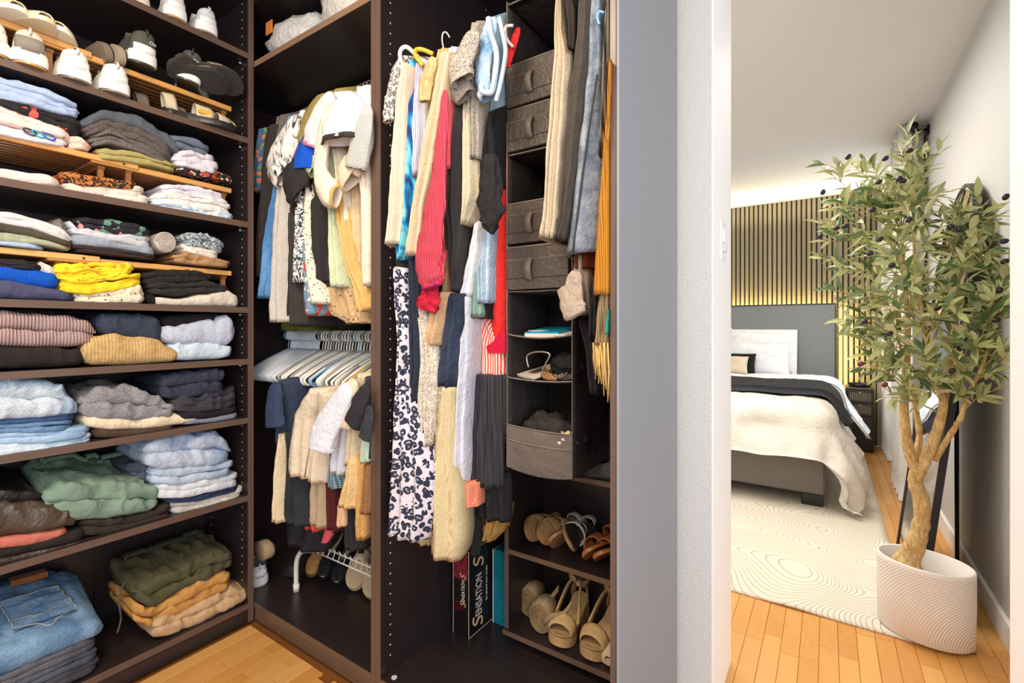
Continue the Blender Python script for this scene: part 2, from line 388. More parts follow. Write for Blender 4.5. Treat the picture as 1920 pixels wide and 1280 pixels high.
# ---------------------------------------------------------------- wooden slatted racks on the shelves
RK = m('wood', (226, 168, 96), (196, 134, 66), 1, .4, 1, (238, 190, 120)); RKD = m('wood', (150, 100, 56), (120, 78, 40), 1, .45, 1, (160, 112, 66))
def rack(label, ztop, zsh, ysplit):
    t = thing('slatted_rack', label, 'rack', (-2.05, .4, zsh), group=None)
    for k, (a, b_, dz, xf) in enumerate(((-.58, ysplit, 0, -1.905), (ysplit-.12, .918, .006, -1.911))):
        zt = ztop-dz
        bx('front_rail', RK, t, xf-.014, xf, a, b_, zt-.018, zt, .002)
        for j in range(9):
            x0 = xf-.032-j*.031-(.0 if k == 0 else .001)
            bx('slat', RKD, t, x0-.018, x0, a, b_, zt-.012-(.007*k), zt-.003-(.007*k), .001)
        for yy in (a+.02, b_-.03):
            bx('cross_bar', RKD, t, xf-.30, xf-.014, yy, yy+.018, zt-.030, zt-.019, .001)
            for xx in (xf-.032, xf-.29): bx('leg', RKD, t, xx, xx+.016, yy+.001, yy+.015, zsh+.0005, zt-.030, .001)
    MB().tube([(-1.9055, ysplit-.04, ztop-.010), (-1.903, ysplit-.04, ztop-.010)], .0035, 8).build('screw', m('metal', (110, 80, 50)), t)
    return t
rack('golden wooden slatted shoe rack holding shoes on the second shelf from the top', 2.005, 1.886, .50)
rack('golden wooden slatted rack under folded clothes just below the shoe shelf', 1.69, 1.559, .62)
rack('golden wooden slatted rack above the yellow garment and blue knit', 1.372, 1.227, .52)
def text(body, size, mat, par, origin, ux, uy, extrude=.0004, sx=1.0, shear=0, name='lettering'):
    cu = bpy.data.curves.new('t', 'FONT'); cu.body = body; cu.size = size; cu.extrude = extrude; cu.shear = shear; cu.align_x = 'LEFT'
    o = bpy.data.objects.new('tmp_text', cu); C.objects.link(o); dg = bpy.context.evaluated_depsgraph_get(); me = o.evaluated_get(dg).to_mesh()
    ux = Vector(ux); uy = Vector(uy); nn = ux.cross(uy); V = [Vector(origin)+ux*v.co.x*sx+uy*v.co.y+nn*v.co.z for v in me.vertices]; Fc = [tuple(p.vertices) for p in me.polygons]
    o.evaluated_get(dg).to_mesh_clear(); bpy.data.objects.remove(o); bpy.data.curves.remove(cu)
    return mk(name, V, Fc, mat, par, smooth=False)
# ---------------------------------------------------------------- folded clothes
SEED = [0]
def folded(name, label, cat, S, mat, layers=2, xf=-1.893, depth=.29, rise=0.0, group=None, wr=1.0, inset=.010):
    SEED[0] += 7.31; sd = SEED[0]; rnd = random.Random(int(sd*100))
    pts = []
    for (px, yt, yb) in S:
        a = onX(px, yt, xf); b = onX(px, yb, xf); pts.append((a.y, max(a.z, b.z+.006), b.z))
    pts.sort(); y0, y1 = pts[0][0], pts[-1][0]
    B_ = MB(); NU = 44; th_all = max(p[1]-p[2] for p in pts)
    for li in range(layers):
        a0 = li/layers; a1 = (li+1)/layers
        ya = y0+(rnd.uniform(0, inset) if li != layers//2 else 0); yb_ = y1-(rnd.uniform(0, inset) if li != layers//2 else 0)
        xo = rnd.uniform(0, .008) if li else 0
        rings = []
        for i in range(NU+1):
            u = i/NU; e = u*2-1; uu = .5+.5*math.copysign(abs(e)**.8, e) if abs(e) > .86 else u
            y = lerp(ya, yb_, u); zt, zb = interp(pts, y)
            if li > 0: zt, zb0 = zt, zb
            z1 = lerp(zb, zt, a1); z0 = lerp(zb, zt, a0)
            wv = .006*nz(y*11, li*1.7, sd)*wr*(1 if 0 < li or layers == 1 else .5)
            if li > 0: z0 += .005*nz(y*11, (li-1+1)*1.7, sd)*wr
            endd = min(u, 1-u)*(yb_-ya); hth = max(.003, (z1-z0)/2); rr = max(hth*.7, .006)
            k = 1.0 if endd >= rr else math.sqrt(max(0.0, 1-((rr-endd)/rr)**2))
            k = max(k, .04)
            zc = (z0+z1)/2+wv*.4*(1 if li else 0); h = (hth+.0012)*k
            xin = .022*(1-min(1, endd/.03))**2
            ring = []
            fx = xf-xo-xin+.006*nz(y*14, 5.1+li, sd)*wr; bk = xf-depth+xin
            nn = 9
            for j in range(nn):                                 # rounded front nose
                an = -PI/2+PI*j/(nn-1)
                sn_ = sin(an); ring.append((fx-min(h, .022)*(1-cos(an)**.8 if cos(an) > 0 else 1)-(.0022 if abs(sn_) > .9 else 0), y, zc+h*math.copysign(abs(sn_)**.8, sn_)))
            for j in range(1, 8):
                t = j/8; ring.append((lerp(fx-.03, bk, t), y, zc+h+rise*t*(a1)))
            ring.append((bk, y, zc+h*.3+rise*a1)); ring.append((bk, y, zc-h*.5+rise*a0))
            for j in range(6, 0, -1):
                t = j/7; ring.append((lerp(fx-.03, bk, t), y, zc-h+rise*t*a0))
            R2 = []
            for (x, yy, z) in ring:
                f = nz(x*16, yy*16+z*30, sd)*.5+.5*nz(x*34+4*nz(x*9, yy*9, sd), yy*30+z*50, sd+3)
                amp = min(.011, th_all*.16)*wr*k; rg_ = 1-2.2*abs(nz(x*13+sd, yy*22+2*nz(x*6, yy*6, sd), z*18+sd)); f += .55*max(0, rg_)
                up = 1 if z > zc+h*.4 else (.0 if z < zc-h*.4 and li == 0 else .5)
                R2.append((x+f*amp*.7, yy+amp*.6*nz(x*20, z*40, sd+9), z+f*amp*up))
            rings.append(R2)
        B_.loft(rings)
    base = Vector((xf-depth/2, (y0+y1)/2, min(v[2] for v in B_.V)))
    return mk(name, B_.V, B_.F, mat, None, base, True, label=label, category=cat, **({'group': group} if group else {}))
fo = folded
fab = lambda *c, **k: m('fabric', c, **k)
# shelf with the middle rack
fo('folded_shirt', 'crumpled light blue cotton shirt, top of the stack under the left shoes', 'shirt', [(-40,128,170),(0,143,184),(60,158,197),(110,176,212),(156,196,220)], fab(176,196,228), 3)
fo('folded_blouse', 'black folded blouse with small red and white flowers', 'blouse', [(-40,172,187),(0,184,197),(60,197,219),(120,214,241),(160,226,260)], m('floral', (28,24,28), (28,24,28), 1.3, None, 1, (222,90,86)), 2)
fo('folded_pyjama_top', 'pale pink folded top with tiny dotted print on the middle rack', 'top', [(-40,188,216),(0,197,229),(70,219,247),(137,241,262)], m('dots', (242,216,206), (170,130,120), .7), 2)
fo('folded_shirt', 'white folded t-shirt with blue and teal chain print', 't-shirt', [(-40,217,238),(0,230,252),(60,247,264),(132,262,277)], fab(236,232,236), 2)
fo('folded_shorts', 'small peach pink drawstring shorts at the rack edge', 'shorts', [(128,250,275),(150,256,278),(177,272,283)], fab(236,204,190), 2)
fo('folded_sweater', 'slate grey felted sweater, topmost of the dark pile by the pink top', 'sweater', [(153,220,236),(200,206,224),(255,214,238),(310,246,270),(343,276,294)], m('heather', (78,82,90), (100,106,116)), 1)
fo('folded_sweater', 'charcoal brown wool sweater below the slate grey one', 'sweater', [(158,236,252),(200,224,246),(256,239,264),(328,277,302)], m('heather', (74,68,66), (112,102,96)), 2)
fo('folded_trousers', 'dark taupe folded trousers with a light lining edge above the khaki item', 'trousers', [(168,250,272),(210,247,270),(260,264,285),(325,299,308)], m('heather', (92,84,82), (124,116,112)), 3)
fo('folded_shorts', 'khaki yellow folded cotton item at the bottom of the dark pile', 'shorts', [(183,274,295),(250,286,305),(300,298,313),(336,309,322)], fab(176,164,104), 2)
fo('folded_sweater', 'blue grey felt item on the white folded shirt at the right rack end', 'sweater', [(318,252,270),(350,256,280),(398,275,296)], m('heather', (88,98,116), (120,130,146)), 2)
fo('folded_shirt', 'lilac white folded shirt at the right end of the middle rack', 'shirt', [(325,287,306),(370,285,318),(414,294,330)], fab(228,222,232), 3)
fo('folded_blouse', 'crumpled black blouse with red and cream flowers at the rack end', 'blouse', [(336,314,323),(390,313,332),(441,334,343)], m('floral', (36,28,28), (180,70,40), 2.2, None, 1, (226,210,190)), 3)
ch_ = [o for o in C.objects if o.get('label', '').startswith('white folded t-shirt with blue and teal')][0]
for (cx_, cy_, c_) in ((56, 247, (40,44,80)), (72, 251, (60,180,196)), (92, 256, (30,90,196))):
    p_ = onX(cx_, cy_, -1.8885); MB().tube([(p_.x, p_.y+.013*cos(a)*(1 if abs(cos(a)) > .5 else 1.2), p_.z-.003*cos(a)+.0075*sin(a)) for a in [2*PI*i/16 for i in range(17)]], .0022, 5).build('chain_link', m('plain', c_), ch_, smooth=True)
# shelf below the middle rack
fo('folded_shirt', 'peach white rolled shirt at the left of the light pile', 'shirt', [(-40,302,325),(0,315,334),(60,326,346),(92,330,349),(116,335,351)], fab(250,228,216), 1)
fo('folded_blouse', 'black and orange patterned blouse folded under the middle rack', 'blouse', [(115,320,340),(150,324,348),(200,332,350),(262,344,356)], m('brush', (46,32,26), (196,116,44), 1), 2)
fo('folded_shirt', 'beige folded shirt under the orange patterned blouse', 'shirt', [(120,342,357),(200,348,368),(276,351,373)], fab(228,214,200), 2)
fo('folded_shirt', 'cream folded t-shirt with a narrow zip seam at the shelf edge', 't-shirt', [(180,356,369),(230,357,376),(287,369,383)], fab(240,232,218), 2, xf=-1.888)
fo('folded_shirt', 'soft lavender white shirt on top of the white pile', 'shirt', [(306,345,360),(350,347,366),(400,356,372),(424,366,378)], fab(226,222,234), 2)
fo('folded_shirt', 'bright white crumpled shirt in the middle of the white pile', 'shirt', [(285,364,379),(340,362,386),(400,372,397),(438,380,404)], fab(246,242,236), 4)
fo('folded_tunic', 'pale blue and white marbled top at the bottom of the white pile', 'top', [(288,379,387),(350,384,399),(443,402,413)], m('plumes', (224,232,240), (160,190,214), 1, None, 1, (240,242,244)), 2)
# upper pile above the yellow
fo('folded_sweater', 'long off-white sweater on the olive pile at the left', 'sweater', [(-40,392,413),(0,398,418),(60,409,428),(110,424,446),(142,446,456)], fab(224,222,222), 2)
fo('folded_shirt', 'dark olive folded shirt under the off-white sweater', 'shirt', [(-40,412,430),(0,418,434),(60,429,444),(138,455,463)], fab(84,78,64), 1)
fo('folded_shirt', 'sage green folded shirt under the dark olive one', 'shirt', [(-40,430,448),(0,434,451),(80,442,459),(139,461,470)], fab(172,176,150), 2)
fo('folded_shirt', 'pale blue folded shirt lying flat on the wooden rack', 'shirt', [(-40,448,456),(0,451,458),(60,457,465),(86,463,468)], fab(176,196,222), 1)
fo('folded_scarf', 'grey fluffy scarf bundled behind the off-white sweater', 'scarf', [(92,414,440),(112,411,446),(132,418,455)], m('heather', (104,98,92), (140,134,126)), 1, xf=-1.93)
fo('folded_dress', 'black folded dress with pink and green tropical leaves', 'dress', [(142,408,426),(200,412,439),(250,420,441),(286,433,443)], m('floral', (28,26,36), (96,140,120), 1.5, None, 1, (226,150,150)), 2)
fo('folded_hoodie', 'light grey hoodie folded below the tropical leaf dress', 'hoodie', [(130,410,434),(150,428,438),(200,437,450),(286,440,466)], fab(206,208,216), 2)
fo('folded_sweatpants', 'blue grey jersey trousers folded below the light grey hoodie', 'trousers', [(138,436,458),(160,440,462),(220,447,466),(293,466,480)], fab(158,168,182), 1)
fo('folded_cardigan', 'dark brown cardigan at the bottom of the middle rack pile', 'cardigan', [(138,458,470),(220,467,479),(297,479,488)], fab(58,46,42), 2)
# rolled lace scarf
a = onX(311, 452, -1.90); rr_ = .030
B_ = MB(); rings = []
for i in range(16):
    x = lerp(-1.898, -2.15, i/15); rings.append([(x, a.y+(rr_+.004*nz(k*.8, i*.5, 3))*1.0*cos(2*PI*k/28), a.z-.004+(rr_*1.17+.004*nz(k*.9, i*.5, 8))*sin(2*PI*k/28)) for k in range(28)])
B_.loft(rings); sp = []
for i in range(90):
    t = i/89; rq = rr_*(.12+.86*t); an = t*9*PI; sp.append((-1.8965, a.y+rq*cos(an), a.z-.004+rq*1.17*sin(an)))
B_.tube(sp, .0026, 5)
mk('rolled_scarf', B_.V, B_.F, m('knit', (226,212,200), s=1.6), None, (-2.0, a.y, a.z-.04), True, label='rolled cream crochet scarf with its spiral end facing out on the rack', category='scarf')
fo('folded_tunic', 'grey and white leaf print top at the right end of the upper rack pile', 'top', [(343,440,458),(362,437,462),(390,438,466),(426,454,475)], m('brush', (196,204,208), (70,84,92), 1.6), 2)
fo('folded_shirt', 'small cream lace shirt beneath the grey leaf print top', 'shirt', [(345,458,470),(380,465,480),(416,470,488)], fab(232,222,210), 2)
fo('folded_trousers', 'tan brown folded trousers at the right end of the wooden rack', 'trousers', [(325,480,489),(350,473,494),(380,480,497),(438,490,502)], fab(178,138,98), 2, wr=1.6)
# shelf with the yellow pile
fo('folded_sweater', 'thin black sweaters folded over the royal blue knit', 'sweater', [(-40,478,498),(0,486,500),(75,492,506),(82,496,507)], fab(46,42,46), 3)
fo('folded_shirt', 'white paper thin shirt corner showing beside the royal blue knit', 'shirt', [(74,488,508),(95,499,515),(112,514,520)], fab(222,214,208), 1, xf=-1.90)
fo('folded_sweater', 'royal blue cable knit sweater folded at the left', 'sweater', [(-40,495,524),(0,500,527),(60,509,537),(100,512,541),(114,516,540)], m('knit', (22,96,214)), 1)
fo('folded_blanket', 'slate violet fleece blanket at the shelf bottom left', 'blanket', [(-40,520,558),(0,523,560),(50,528,562),(100,540,563),(142,554,564)], fab(78,80,108), 1)
fo('folded_blouse', 'bright yellow ruffled blouse on top of the yellow pile', 'blouse', [(102,500,520),(140,497,528),(190,492,524),(256,498,510)], m('floral', (248,212,40), (248,212,40), 2, None, 1.6, (214,160,30)), 4, wr=1.6)
fo('folded_dress', 'bright yellow dress folded below the ruffled blouse', 'dress', [(112,522,546),(160,527,552),(210,522,545),(270,514,534)], fab(250,214,48), 3, wr=1.6)
fo('folded_scarf', 'cream scarf with tiny black dots rolled under the yellow dress', 'scarf', [(140,550,565),(190,548,568),(235,537,568),(262,535,569),(276,545,565)], m('dots', (232,216,192), (70,60,50), 1), 2)
fo('folded_tunic', 'black folded top, upper of the two by the furry beige item', 'top', [(270,514,532),(330,506,530),(380,508,528),(404,520,534)], fab(42,40,40), 2)
fo('folded_cardigan', 'black draped cardigan lying over the beige furry item', 'cardigan', [(278,532,549),(330,529,556),(380,527,549),(436,540,547)], fab(50,48,46), 2)
fo('folded_leggings', 'small black leggings tucked under the black cardigan', 'leggings', [(280,549,571),(300,553,572)], fab(30,28,30), 1)
fo('folded_sweater', 'beige furry sweater folded at the right end of the shelf', 'sweater', [(288,556,570),(330,562,573),(380,553,574),(430,546,575),(452,560,575)], fab(224,212,196), 1)
# sweaters
fo('folded_sweater', 'large mauve pink ribbed sweater above the black knit', 'sweater', [(-40,583,645),(0,586,648),(80,591,650),(130,594,650),(170,606,642),(186,620,634)], m('ribs_y', (196,164,160), s=1.4), 2, depth=.30)
fo('folded_sweater', 'thick black knit sweater under the mauve pink one', 'sweater', [(-40,646,690),(0,649,691),(100,651,689),(150,656,685),(163,664,680)], m('knit', (50,44,44), s=1.2), 1)
fo('folded_sweater', 'navy wool sweater resting on the tan chunky knit', 'sweater', [(183,592,622),(215,587,629),(260,591,638),(300,600,640),(309,612,634)], m('heather', (44,50,66), (66,74,92)), 1)
fo('folded_sweater', 'tan chunky knit sweater with open stitches', 'sweater', [(152,652,675),(180,630,684),(230,626,684),(280,632,681),(325,655,678),(338,664,674)], m('knit', (222,184,124), s=.6, b=1.6), 1, xf=-1.885)
fo('folded_sweater', 'black sweater behind the light blue grey knit', 'sweater', [(306,592,614),(360,590,610),(407,590,603)], fab(34,30,34), 1, xf=-1.91)
fo('folded_sweater', 'light blue grey speckled knit with an upturned end', 'sweater', [(305,616,641),(350,610,645),(400,600,647),(430,591,646),(446,604,634)], m('heather', (176,184,206), (206,212,226)), 1)
fo('folded_sweater', 'pale ice blue folded sweater, lowest at the right of the sweater shelf', 'sweater', [(318,645,675),(360,644,675),(410,646,673),(438,650,668)], fab(206,222,236), 1)
# jeans shelf
DEN = lambda a, b, s=1: m('denim', a, b, s)
fo('folded_jeans', 'thick washed blue and white jeans on top of the left denim stack', 'jeans', [(-40,706,786),(0,708,787),(60,712,786),(115,722,778),(152,762,774)], DEN((108,148,188), (220,228,234)), 2, rise=.02, wr=1.4)
fo('folded_jeans', 'dark indigo jeans second in the left denim stack', 'jeans', [(-40,787,797),(0,787,796),(80,781,791),(146,774,786)], DEN((46,66,104), (66,90,128)), 2)
fo('folded_jeans', 'mid blue jeans third in the left denim stack', 'jeans', [(-40,797,814),(0,796,813),(80,791,811),(140,788,806)], DEN((84,118,160), (116,150,190)), 2)
fo('folded_jeans', 'light blue jeans fourth in the left denim stack', 'jeans', [(-40,814,835),(0,813,834),(90,809,830),(175,798,818)], DEN((130,168,206), (178,206,232)), 2)
fo('folded_jeans', 'faded pale jeans at the bottom of the left denim stack', 'jeans', [(-40,836,858),(0,834,856),(100,828,847),(160,815,838),(178,814,826)], DEN((160,190,216), (216,226,234)), 2)
fo('folded_trousers', 'grey blue linen trousers crumpled on the cream pair', 'trousers', [(150,748,780),(185,732,786),(235,726,789),(290,744,786),(333,770,778)], m('heather', (118,118,130), (164,160,158)), 2, rise=.01, wr=1.8)
fo('folded_trousers', 'cream folded chinos sticking out past the grey linen pair', 'trousers', [(158,778,800),(210,788,806),(280,781,804),(340,775,796),(379,771,785)], fab(238,220,190), 1)
fo('folded_trousers', 'dark brown trousers under the cream chinos', 'trousers', [(178,803,822),(250,806,820),(330,797,808)], fab(86,66,54), 1)
fo('folded_jeans', 'rolled navy black jeans, top of the dark stack at the right', 'jeans', [(302,712,744),(330,702,748),(380,697,742),(425,696,738)], DEN((40,42,56), (60,64,80)), 2, wr=1.5)
fo('folded_jeans', 'charcoal jeans with a twisted fold under the rolled navy pair', 'jeans', [(322,748,770),(370,745,772),(420,734,766),(447,728,758)], DEN((48,48,56), (66,66,74)), 3, wr=1.8)
fo('folded_trousers', 'black trousers near the bottom of the dark stack', 'trousers', [(332,772,788),(390,770,783),(448,760,773)], fab(42,40,48), 1)
fo('folded_shirt', 'thin grey folded top at the very bottom of the dark stack', 'top', [(340,789,797),(400,784,791),(451,774,783)], fab(136,138,152), 1)
# trousers shelf
fo('folded_jeans', 'stonewashed light blue jeans on top of the right denim pile', 'jeans', [(272,838,872),(300,824,880),(350,816,878),(405,814,874),(438,836,866)], DEN((120,150,190), (206,214,230)), 2, rise=.01, wr=1.5)
fo('folded_jeans', 'light blue jeans with a stitched pocket second in the right denim pile', 'jeans', [(285,882,908),(350,879,908),(442,866,888)], DEN((150,178,208), (196,210,228)), 2)
fo('folded_jeans', 'pale bleached jeans third in the right denim pile', 'jeans', [(292,910,936),(360,906,932),(452,888,910)], DEN((196,206,222), (232,234,238)), 2)
fo('folded_jeans', 'thin navy pair fourth in the right denim pile', 'jeans', [(308,937,945),(380,930,938),(452,908,918)], DEN((36,44,74), (50,60,92)), 2)
fo('folded_jeans', 'beige grey denim pair at the bottom of the right denim pile', 'jeans', [(322,944,965),(380,936,958),(461,913,934)], m('heather', (180,172,168), (214,206,198)), 2)
fo('folded_jeans', 'dark grey jeans with curled waistband behind the sage shorts', 'jeans', [(240,876,900),(270,868,905),(296,878,910)], DEN((58,62,76), (84,90,104)), 2, xf=-1.95, wr=1.6)
fo('folded_shorts', 'wide sage green shorts with elastic waist lying on dark trousers', 'shorts', [(84,932,950),(110,918,968),(150,912,976),(210,908,972),(270,912,960),(305,925,944)], m('fabric', (132,156,138)), 2, rise=.055, wr=2.2, xf=-1.90)
fo('folded_trousers', 'dark brown trousers beneath the sage green shorts', 'trousers', [(152,980,1006),(210,975,1000),(270,963,990),(325,945,972)], fab(60,50,44), 2, xf=-1.905, wr=1.5)
fo('folded_trousers', 'black leather trousers at the back left of the trouser shelf', 'trousers', [(-40,915,950),(0,920,952),(50,918,948),(84,930,944)], m('leather', (34,28,30)), 1, rise=.02, xf=-1.93, wr=1.8)
fo('folded_trousers', 'bronze brown leather trousers in front of the black leather pair', 'trousers', [(-40,950,1010),(0,952,1008),(60,948,1000),(110,955,990),(148,968,986)], m('leather', (84,70,58)), 1, rise=.02, wr=1.8)
fo('folded_shirt', 'coral pink folded top under the bronze leather trousers', 'top', [(-40,1011,1034),(0,1009,1030),(70,1001,1020),(130,991,1006)], fab(206,120,104), 1)
fo('folded_trousers', 'black trousers at the bottom of the leather pile', 'trousers', [(-40,1035,1048),(0,1031,1045),(90,1013,1028),(166,990,1012)], fab(46,40,38), 1)
fo('folded_trousers', 'dark bronze satin trousers lying flat at the shelf front', 'trousers', [(-40,1049,1063),(0,1046,1060),(90,1029,1042),(162,1013,1022)], m('leather', (72,60,50)), 1)
# bottom deck
fo('folded_trousers', 'light sand trousers at the bottom of the deck stack at the right', 'trousers', [(285,1172,1200),(330,1152,1188),(380,1132,1168),(430,1108,1142),(470,1104,1118)], fab(206,170,130), 2, rise=.012, depth=.27, wr=1.6)
fo('folded_trousers', 'ochre trousers with drawstring between sand and olive pairs', 'trousers', [(252,1140,1165),(285,1140,1176),(350,1108,1146),(400,1080,1120),(437,1070,1098)], fab(204,150,82), 2, rise=.015, depth=.27, xf=-1.905, wr=1.8)
ol = fo('folded_trousers', 'olive green trousers with elastic waist on top of the deck stack', 'trousers', [(252,1110,1128),(285,1096,1138),(350,1068,1104),(400,1044,1078),(443,1036,1058)], fab(88,84,60), 2, rise=.03, depth=.27, xf=-1.912, wr=2.2)
for k, (lb, c1, c2) in enumerate((('charcoal grey jeans at the bottom of the big bottom left denim stack', (58,58,66), (84,84,92)), ('dark blue grey jeans with thick seam third in the bottom left stack', (70,74,88), (96,102,116)), ('dark slate jeans directly under the blue pocket jeans', (74,76,88), (108,108,116)))):
    z0 = .077+k*.036; yb_ = onX(150, 1200, -1.9).y
    p0 = .15; 
    ya = onX(-60, 1200, -1.9).y; ye = onX(192-4*k, 1200, -1.9).y
    def pxof(X, Y, Z):
        dx, dy = X, Y; f_ = -sin(YAW)*dx+cos(YAW)*dy; r_ = cos(YAW)*dx+sin(YAW)*dy
        return (CX+F*r_/f_, HY-(Z-H)/f_*F)
    S = []
    for Y in (ya, (ya+ye)/2, ye-.03, ye):
        a = pxof(-1.9, Y, z0+.034-(.01 if Y == ye else 0)); b = pxof(-1.9, Y, z0); S.append((a[0], a[1], b[1]))
    fo('folded_jeans', lb, 'jeans', S, DEN(c1, c2), 2, rise=.0, depth=.30)
ya = onX(-60, 1200, -1.9).y; ye = onX(197, 1200, -1.9).y; S = []
for Y, h in ((ya, .075), ((ya+ye)/2, .07), (ye-.04, .058), (ye, .035)):
    a = pxof(-1.89, Y, .186+h); b = pxof(-1.89, Y, .186); S.append((a[0], a[1], b[1]))
bj = fo('folded_jeans', 'blue jeans with stitched back pocket and brown leather patch, folded on top at bottom left', 'jeans', S, DEN((62,98,146), (140,176,206), .7), 1, rise=.085, depth=.31, xf=-1.89, wr=.6)
# pocket, waistband, patch follow the top of the jeans
def ztop(X, Y, ob=None):
    ob = ob or bj; bs_ = BASE[ob.name]; P = [v.co+bs_ for v in ob.data.vertices]; d2 = .0009
    while d2 < .05:
        c = [p.z for p in P if (p.x-X)**2+(p.y-Y)**2 < d2]
        if c: return max(c)
        d2 *= 2
    return -9
def ontop(name, poly, mat, off=.003, th=.003, par=bj, n=10):
    (x0, y0), (x1, y1), (x2, y2), (x3, y3) = poly; V = []; Fc = []
    for i in range(n+1):
        for j in range(n+1):
            u, v = i/n, j/n; X = lerp(lerp(x0, x1, u), lerp(x3, x2, u), v); Y = lerp(lerp(y0, y1, u), lerp(y3, y2, u), v)
            V.append((X, Y, ztop(X, Y, par)+off))
    for i in range(n):
        for j in range(n): a = i*(n+1)+j; Fc.append((a, a+1, a+n+2, a+n+1))
    return mk(name, V, Fc, mat, par)
yc = .412
PQ = [(-2.07, yc-.085), (-2.07, yc+.045), (-1.955, yc+.065), (-1.915, yc-.005), (-1.955, yc-.075)]
ontop('pocket', [(-2.07, yc-.085), (-2.07, yc+.045), (-1.95, yc+.065), (-1.94, yc-.075)], DEN((76,112,158), (140,172,202), 1.4), .006)
for q in [(PQ[i], PQ[(i+1) % 5]) for i in range(5)]+[((-1.985, yc-.075), (-1.965, yc-.01)), ((-1.965, yc-.01), (-2.0, yc+.055))]:
    MB().tube([(x_, y_, ztop(x_, y_)+.0085) for x_, y_ in [(lerp(q[0][0], q[1][0], t/8), lerp(q[0][1], q[1][1], t/8)) for t in range(9)]], .0011, 5).build('stitching', fab(200,186,160), bj)
ontop('waistband', [(-2.175, yc-.22), (-2.175, yc+.045), (-2.135, yc+.055), (-2.135, yc-.22)], DEN((52,80,122), (80,110,150)), .006)
ontop('leather_patch', [(-2.180, yc-.05), (-2.180, yc+.035), (-2.118, yc+.037), (-2.118, yc-.05)], m('leather', (176,116,78)), .011)
# elastic waist of the olive and sage shorts
def waist(par, p, q, mat, r=.010, n=22):
    B_ = MB()
    for i in range(n):
        t = (i+.5)/n; P = Vector(p).lerp(Vector(q), t); P.z = ztop(P.x, P.y, par)-.003
        if P.z < -1: continue
        B_.tube([P+Vector((-.016, 0, -.006)), P+Vector((-.004, .001, .003)), P+Vector((.010, .001, .002)), P+Vector((.020, 0, -.005))], .0062, 6)
    return B_.build('elastic_waist', mat, par, smooth=True)
waist(ol, (-2.125, .645, 0), (-2.125, .895, 0), fab(66,64,52), n=44)
sg_ = [o for o in C.objects if o.name.startswith('folded_shorts') and 'sage' in o['label']][0]
waist(sg_, (-2.12, .425, 0), (-2.12, .655, 0), fab(112,134,118), n=40)
MB().tube(spline([(-2.0, .625, .285), (-1.99, .600, .265), (-1.985, .592, .215), (-1.99, .598, .165), (-1.98, .585, .125)], 6), .003, 6).build('drawstring', fab(96,92,76), ol, smooth=True)

# ---------------------------------------------------------------- shoes
def foot_w(s, W):
    if s < .10: return W*.68*math.sqrt(max(.0, 1-((.10-s)/.10)**2))+.001
    if s < .38: return W*(.68-.04*sin(PI*(s-.10)/.28))
    if s < .70: t = (s-.38)/.32; return W*(.68+.32*(t*t*(3-2*t)))
    t = (s-.70)/.30; return W*math.sqrt(max(.0, 1-t*t*.999))*(1)+.0008
def foot_c(s): return .010*sin(PI*max(0, s-.3)/.7) if s > .3 else 0
def slab(par, name, mat, L, W, z0, z1, spring=.012, flare=0, s0=0, s1=1, heel=0, n=30):
    rings = []
    ss = [.5-.5*cos(PI*i/n) for i in range(n+1)]
    for q in ss:
        s = lerp(s0, s1, q); w_ = foot_w(s, W)+flare; sp_ = spring*max(0, (s-.72)/.28)**2; hl = heel*(1-min(1, s/.55))**1.3 if heel else 0
        c = foot_c(s); y = s*L
        rings.append([(c-w_, y, z0+sp_), (c+w_, y, z0+sp_), (c+w_*1.02, y, (z0+z1)/2+sp_+hl*.5), (c+w_*.97, y, z1+sp_+hl-.001), (c, y, z1+sp_+hl), (c-w_*.97, y, z1+sp_+hl-.001), (c-w_*1.02, y, (z0+z1)/2+sp_+hl*.5)])
    b_ = MB().loft(rings); return b_.build(name, mat, par, smooth=False)
def band(par, name, mat, L, s0, s1, W, h0, h1, z, th=.003, lean=0, full=1.0, hole=False):
    """a strap arching over the foot between stations s0..s1"""
    n = 14; mseg = 4; outer = []; 
    for j in range(mseg+1):
        s = lerp(s0, s1, j/mseg); hh = lerp(h0, h1, j/mseg); ring = []
        w_ = foot_w(s, W)*1.01
        for i in range(n+1):
            a = PI*i/n; ring.append((foot_c(s)-w_*cos(a)*full, s*L+lean*sin(a), z+hh*sin(a)**.75))
        outer.append(ring)
    inner = [[(x*.93+foot_c(.5)*.07, y, z+(zz_-z)*.93-.0005) for (x, y, zz_) in r_] for r_ in outer]
    N = n+1; V = [v for r_ in outer+inner for v in r_]; Fc = []; off = (mseg+1)*N
    for j in range(mseg):
        for i in range(n):
            if hole and j in (1, 2) and n//2-2 <= i <= n//2+1: continue
            a = j*N+i; Fc.append((a, a+1, a+N+1, a+N)); a += off; Fc.append((a, a+N, a+N+1, a+1))
    for i in range(n):
        Fc.append((i+1, i, off+i, off+i+1)); a = mseg*N+i; Fc.append((a, a+1, off+a+1, off+a))
    for j in range(mseg):
        a = j*N; Fc.append((a, a+N, off+a+N, off+a)); a = j*N+n; Fc.append((a+N, a, off+a, off+a+N))
    return mk(name, V, Fc, mat, par)
